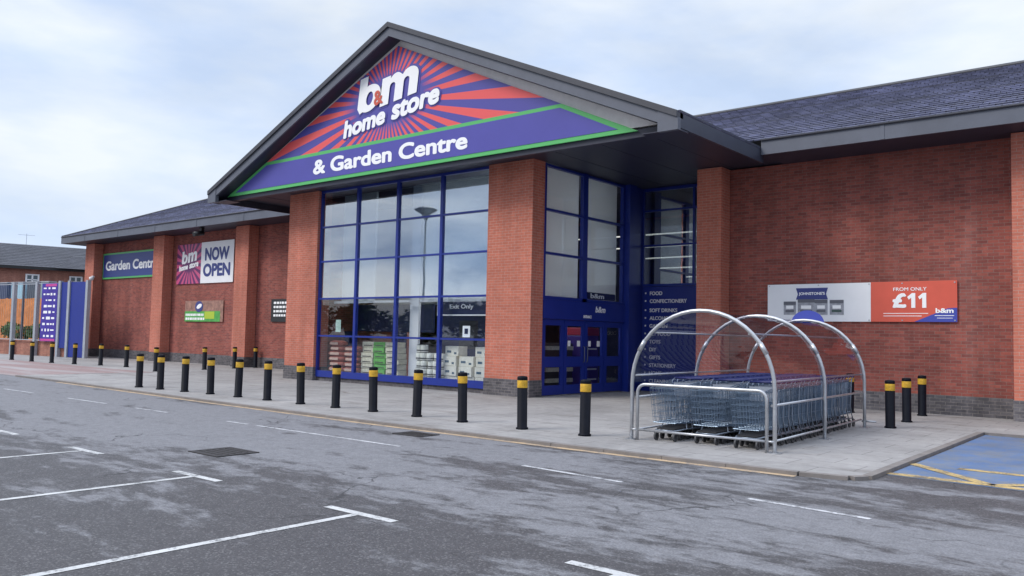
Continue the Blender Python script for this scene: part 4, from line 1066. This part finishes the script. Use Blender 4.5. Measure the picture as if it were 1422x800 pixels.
# behind the mesh
wd = mat('timber_orange', (.58, .21, .06), .7, noise=.3, nscale=3)
tf = thing('timber_fence', 'orange timber board fence seen through the mesh of the garden enclosure', 'fence', tuple(fp(10, 0, -4)))
b = MB()
for i in range(60):
    s = 2 + i * .30; b.obox(fp(s, 1.75, -4), fd * .14, fn * .015, (0, 0, 1.8 + rr.uniform(-.03, .03)))
b.build('boards', wd, tf)
b = MB()
for i in range(7): b.obox(fp(2.5 + i * 2.8, 1.5, -4.1), fd * .06, fn * .06, (0, 0, 1.6))
b.build('post', wd, tf)
def leafball(mb, c, r, n, sz, rnd, flat=1.0):
    for i in range(n):
        d = Vector((rnd.gauss(0, 1), rnd.gauss(0, 1), rnd.gauss(0, 1))).normalized() * r * (rnd.random() ** .4); d.z *= flat
        a = Vector((rnd.gauss(0, 1), rnd.gauss(0, 1), rnd.gauss(0, 1))).normalized(); e = a.orthogonal().normalized(); s2 = sz * rnd.uniform(.6, 1.3)
        p = Vector(c) + d; mb.face([p - a * s2, p + e * s2 * .5, p + a * s2, p - e * s2 * .5], rnd.choice((0, 0, 1)))
lf1 = mat('leaf_green', (.06, .13, .025), .6); lf2 = mat('leaf_light', (.13, .22, .05), .6); lfo = mat('flower_orange', (.50, .20, .03), .6)
for i, (s, o, r, h_, lab) in enumerate(((5.6, -.95, .62, 1.45, 'low green shrub in a pot just left of the purple poster, behind mesh'), (6.9, -1.2, .6, 1.35, 'low green shrub in a pot second left of the purple poster, behind mesh'), (8.2, -1.0, .6, 1.3, 'low shrub with orange flowers behind the mesh beside the post'), (9.5, -1.1, .65, 1.4, 'round green shrub in a pot at the far left behind the mesh'))):
    c = fp(s, 0, o); t = thing('potted_shrub', lab, 'plant', tuple(c), 'shrubs behind the garden mesh')
    MB().lathe([(.2, 0), (.28, .42), (.26, .42)], tuple(c), 14).build('pot', M['black'], t)
    b = MB(); leafball(b, c + V(0, 0, h_), r, 520, .10, rr, .8); b.build('foliage', [lf1, lfo if i == 2 else lf2], t)
    MB().tube([c + V(0, 0, .4), c + V(.02, 0, h_)], .025, 5).build('stem', M['trunk'], t)
for s, lab, w_, mt in ((17.4, 'pale blue tall display rack standing behind the orange timber fence', .75, mat('display_blue', (.34, .56, .68), .5)), (15.6, 'dark slate tall display rack standing behind the orange timber fence', .55, mat('display_dark', (.05, .07, .10), .5)), (14.2, 'pale grey tall display rack standing behind the orange timber fence', .75, mat('display_grey', (.26, .36, .40), .5)), (19.3, 'dark blue tall display rack at the far left behind the orange timber fence', .6, mat('display_navy', (.03, .05, .12), .5))):
    t = thing('display_rack', lab, 'display rack', tuple(fp(s, 0, -5.7)))
    fbox(s - w_, s + w_, -6.0, -5.5, 0, 4.75).build('panel', mt, t); fbox(s - w_ - .04, s + w_ + .04, -6.03, -5.47, 4.755, 4.83).build('rail', M['galv_fence'], t)

# house beyond
K = 1.75; H0 = Vector((-101.5, 38.5, 0)); dv = Vector((-58, 22, 0)).normalized(); hu = Vector((dv.y, -dv.x, 0)) * 1.0   # +u to the image right
if hu.x < 0 and hu.y < 0: hu = -hu
hu = (hu + dv * .10).normalized(); hv = Vector((-hu.y, hu.x, 0))
if hv.dot(dv) < 0: hv = -hv
house = thing('brick_house', 'distant red brick house with dark slate roof and white windows beyond the garden fence', 'house', tuple(H0))
def hp(u, v, z_): return H0 + hu * u * K + hv * v * K + Vector((0, 0, z_ * K - 1.24 if z_ > 0 else 0))
def hbox(u0, u1, v0, v1, z0, z1): 
    a, b = hp((u0 + u1) / 2, (v0 + v1) / 2, z0), hp((u0 + u1) / 2, (v0 + v1) / 2, z1)
    return MB().obox((a + b) / 2, hu * (u1 - u0) / 2 * K, hv * (v1 - v0) / 2 * K, (0, 0, (b.z - a.z) / 2))
hbox(-14, 12, 0, 8, 0, 5.5).build('wall', M['house_brick'], house)
b = MB(); courses(b, hp(-14.4, -.4, 5.5), hp(12.4, -.4, 5.5), hp(-14.4, 4, 7.25), hp(8.6, 4, 7.25), 14); courses(b, hp(12.4, -.4, 5.5), hp(12.4, 8.4, 5.5), hp(8.6, 4, 7.25), hp(8.6, 4, 7.25), 14); courses(b, hp(12.4, 8.4, 5.5), hp(-14.4, 8.4, 5.5), hp(8.6, 4, 7.25), hp(-14.4, 4, 7.25), 14)
hrf = b.build('roof', M['house_slate'], house)
b = MB(); courses(b, hp(.9, -1.0, 5.45), hp(5.6, -1.0, 5.45), hp(2.2, 1.6, 6.5), hp(4.4, 1.6, 6.5), 10); b.build('lower_roof', M['house_slate'], hrf)
MB().tube([hp(-.4, 4, 7.2), hp(-.4, 4, 8.0)], .025, 5).tube([hp(-.9, 4, 7.9), hp(.1, 4, 7.9)], .02, 5).build('aerial', M['galv_fence'], hrf)
hbox(-14.42, 12.42, -.44, -.405, 5.32, 5.50).build('gutter', M['black'], house)
for u0 in (-8.2, -.70, 1.80):
    f = MB(); wd_, z0, z1 = .78, 4.15, 4.95
    for a, b_, c, d in ((u0, u0 + .1, z0, z1), (u0 + wd_ - .1, u0 + wd_, z0, z1), (u0 + wd_ / 2 - .05, u0 + wd_ / 2 + .05, z0, z1), (u0, u0 + wd_, z0 - .08, z0), (u0, u0 + wd_, z1, z1 + .08), (u0 + .1, u0 + wd_ - .1, z0 + .48, z0 + .55)):
        f.obox(hp((a + b_) / 2, -.04, (c + d) / 2), hu * (b_ - a) / 2 * K, hv * .05 * K, (0, 0, (d - c) / 2 * K))
    wf = f.build('window', M['white_trim'], house)
    hbox(u0 + .1, u0 + wd_ - .1, -.03, -.015, z0, z1).build('pane', mat('house_pane', (.10, .14, .16), .1), wf)

# ------------------------------------------------------------------ behind the camera: what the shop glass reflects
lp = thing('lamp_post', 'tall grey car park lamp post with wide flat lantern mirrored in the shop glass', 'lamp post', (-35.2, 2.4, ZR))
MB().tube([(-35.2, 2.4, ZR), (-35.2, 2.4, 1.2), (-35.2, 2.4, 8.6)], [.11, .09, .05], 10).build('pole', M['fascia_dark'], lp)
MB().lathe([(.06, 8.4), (.25, 8.75), (.62, 8.95), (.70, 9.02), (.45, 9.14), (.0, 9.2)], (-35.2, 2.4, 0), 18).build('lantern', M['fascia_dark'], lp)
trr = random.Random(21)
for i, (x, y, h_, r) in enumerate(((-150, -52, 8.5, 5.2), (-134, -60, 7.5, 5), (-122, -64, 8, 5.4), (-111, -70, 9.5, 6), (-100, -74, 8.5, 5.6), (-168, -46, 7, 5))):
    t = thing('broadleaf_tree', ['pale broadleaf tree', 'large broadleaf tree', 'small broadleaf tree', 'tallest broadleaf tree', 'rounded broadleaf tree', 'far broadleaf tree'][i] + ' across the car park mirrored in the shop glass', 'tree', (x, y, ZR), 'trees across the car park')
    MB().tube([(x, y, ZR), (x + .1, y, h_ * .35), (x, y + .2, h_ * .7)], [.3, .22, .08], 8).build('trunk', M['trunk'], t)
    b = MB()
    for k in range(14):
        c = V(x + trr.uniform(-r, r), y + trr.uniform(-r, r) * .7, h_ * .48 + trr.uniform(-.3, .28) * h_); leafball(b, c, r * .5, 170, .55, trr, .8)
    b.build('crown', [lf1, lf2], t)
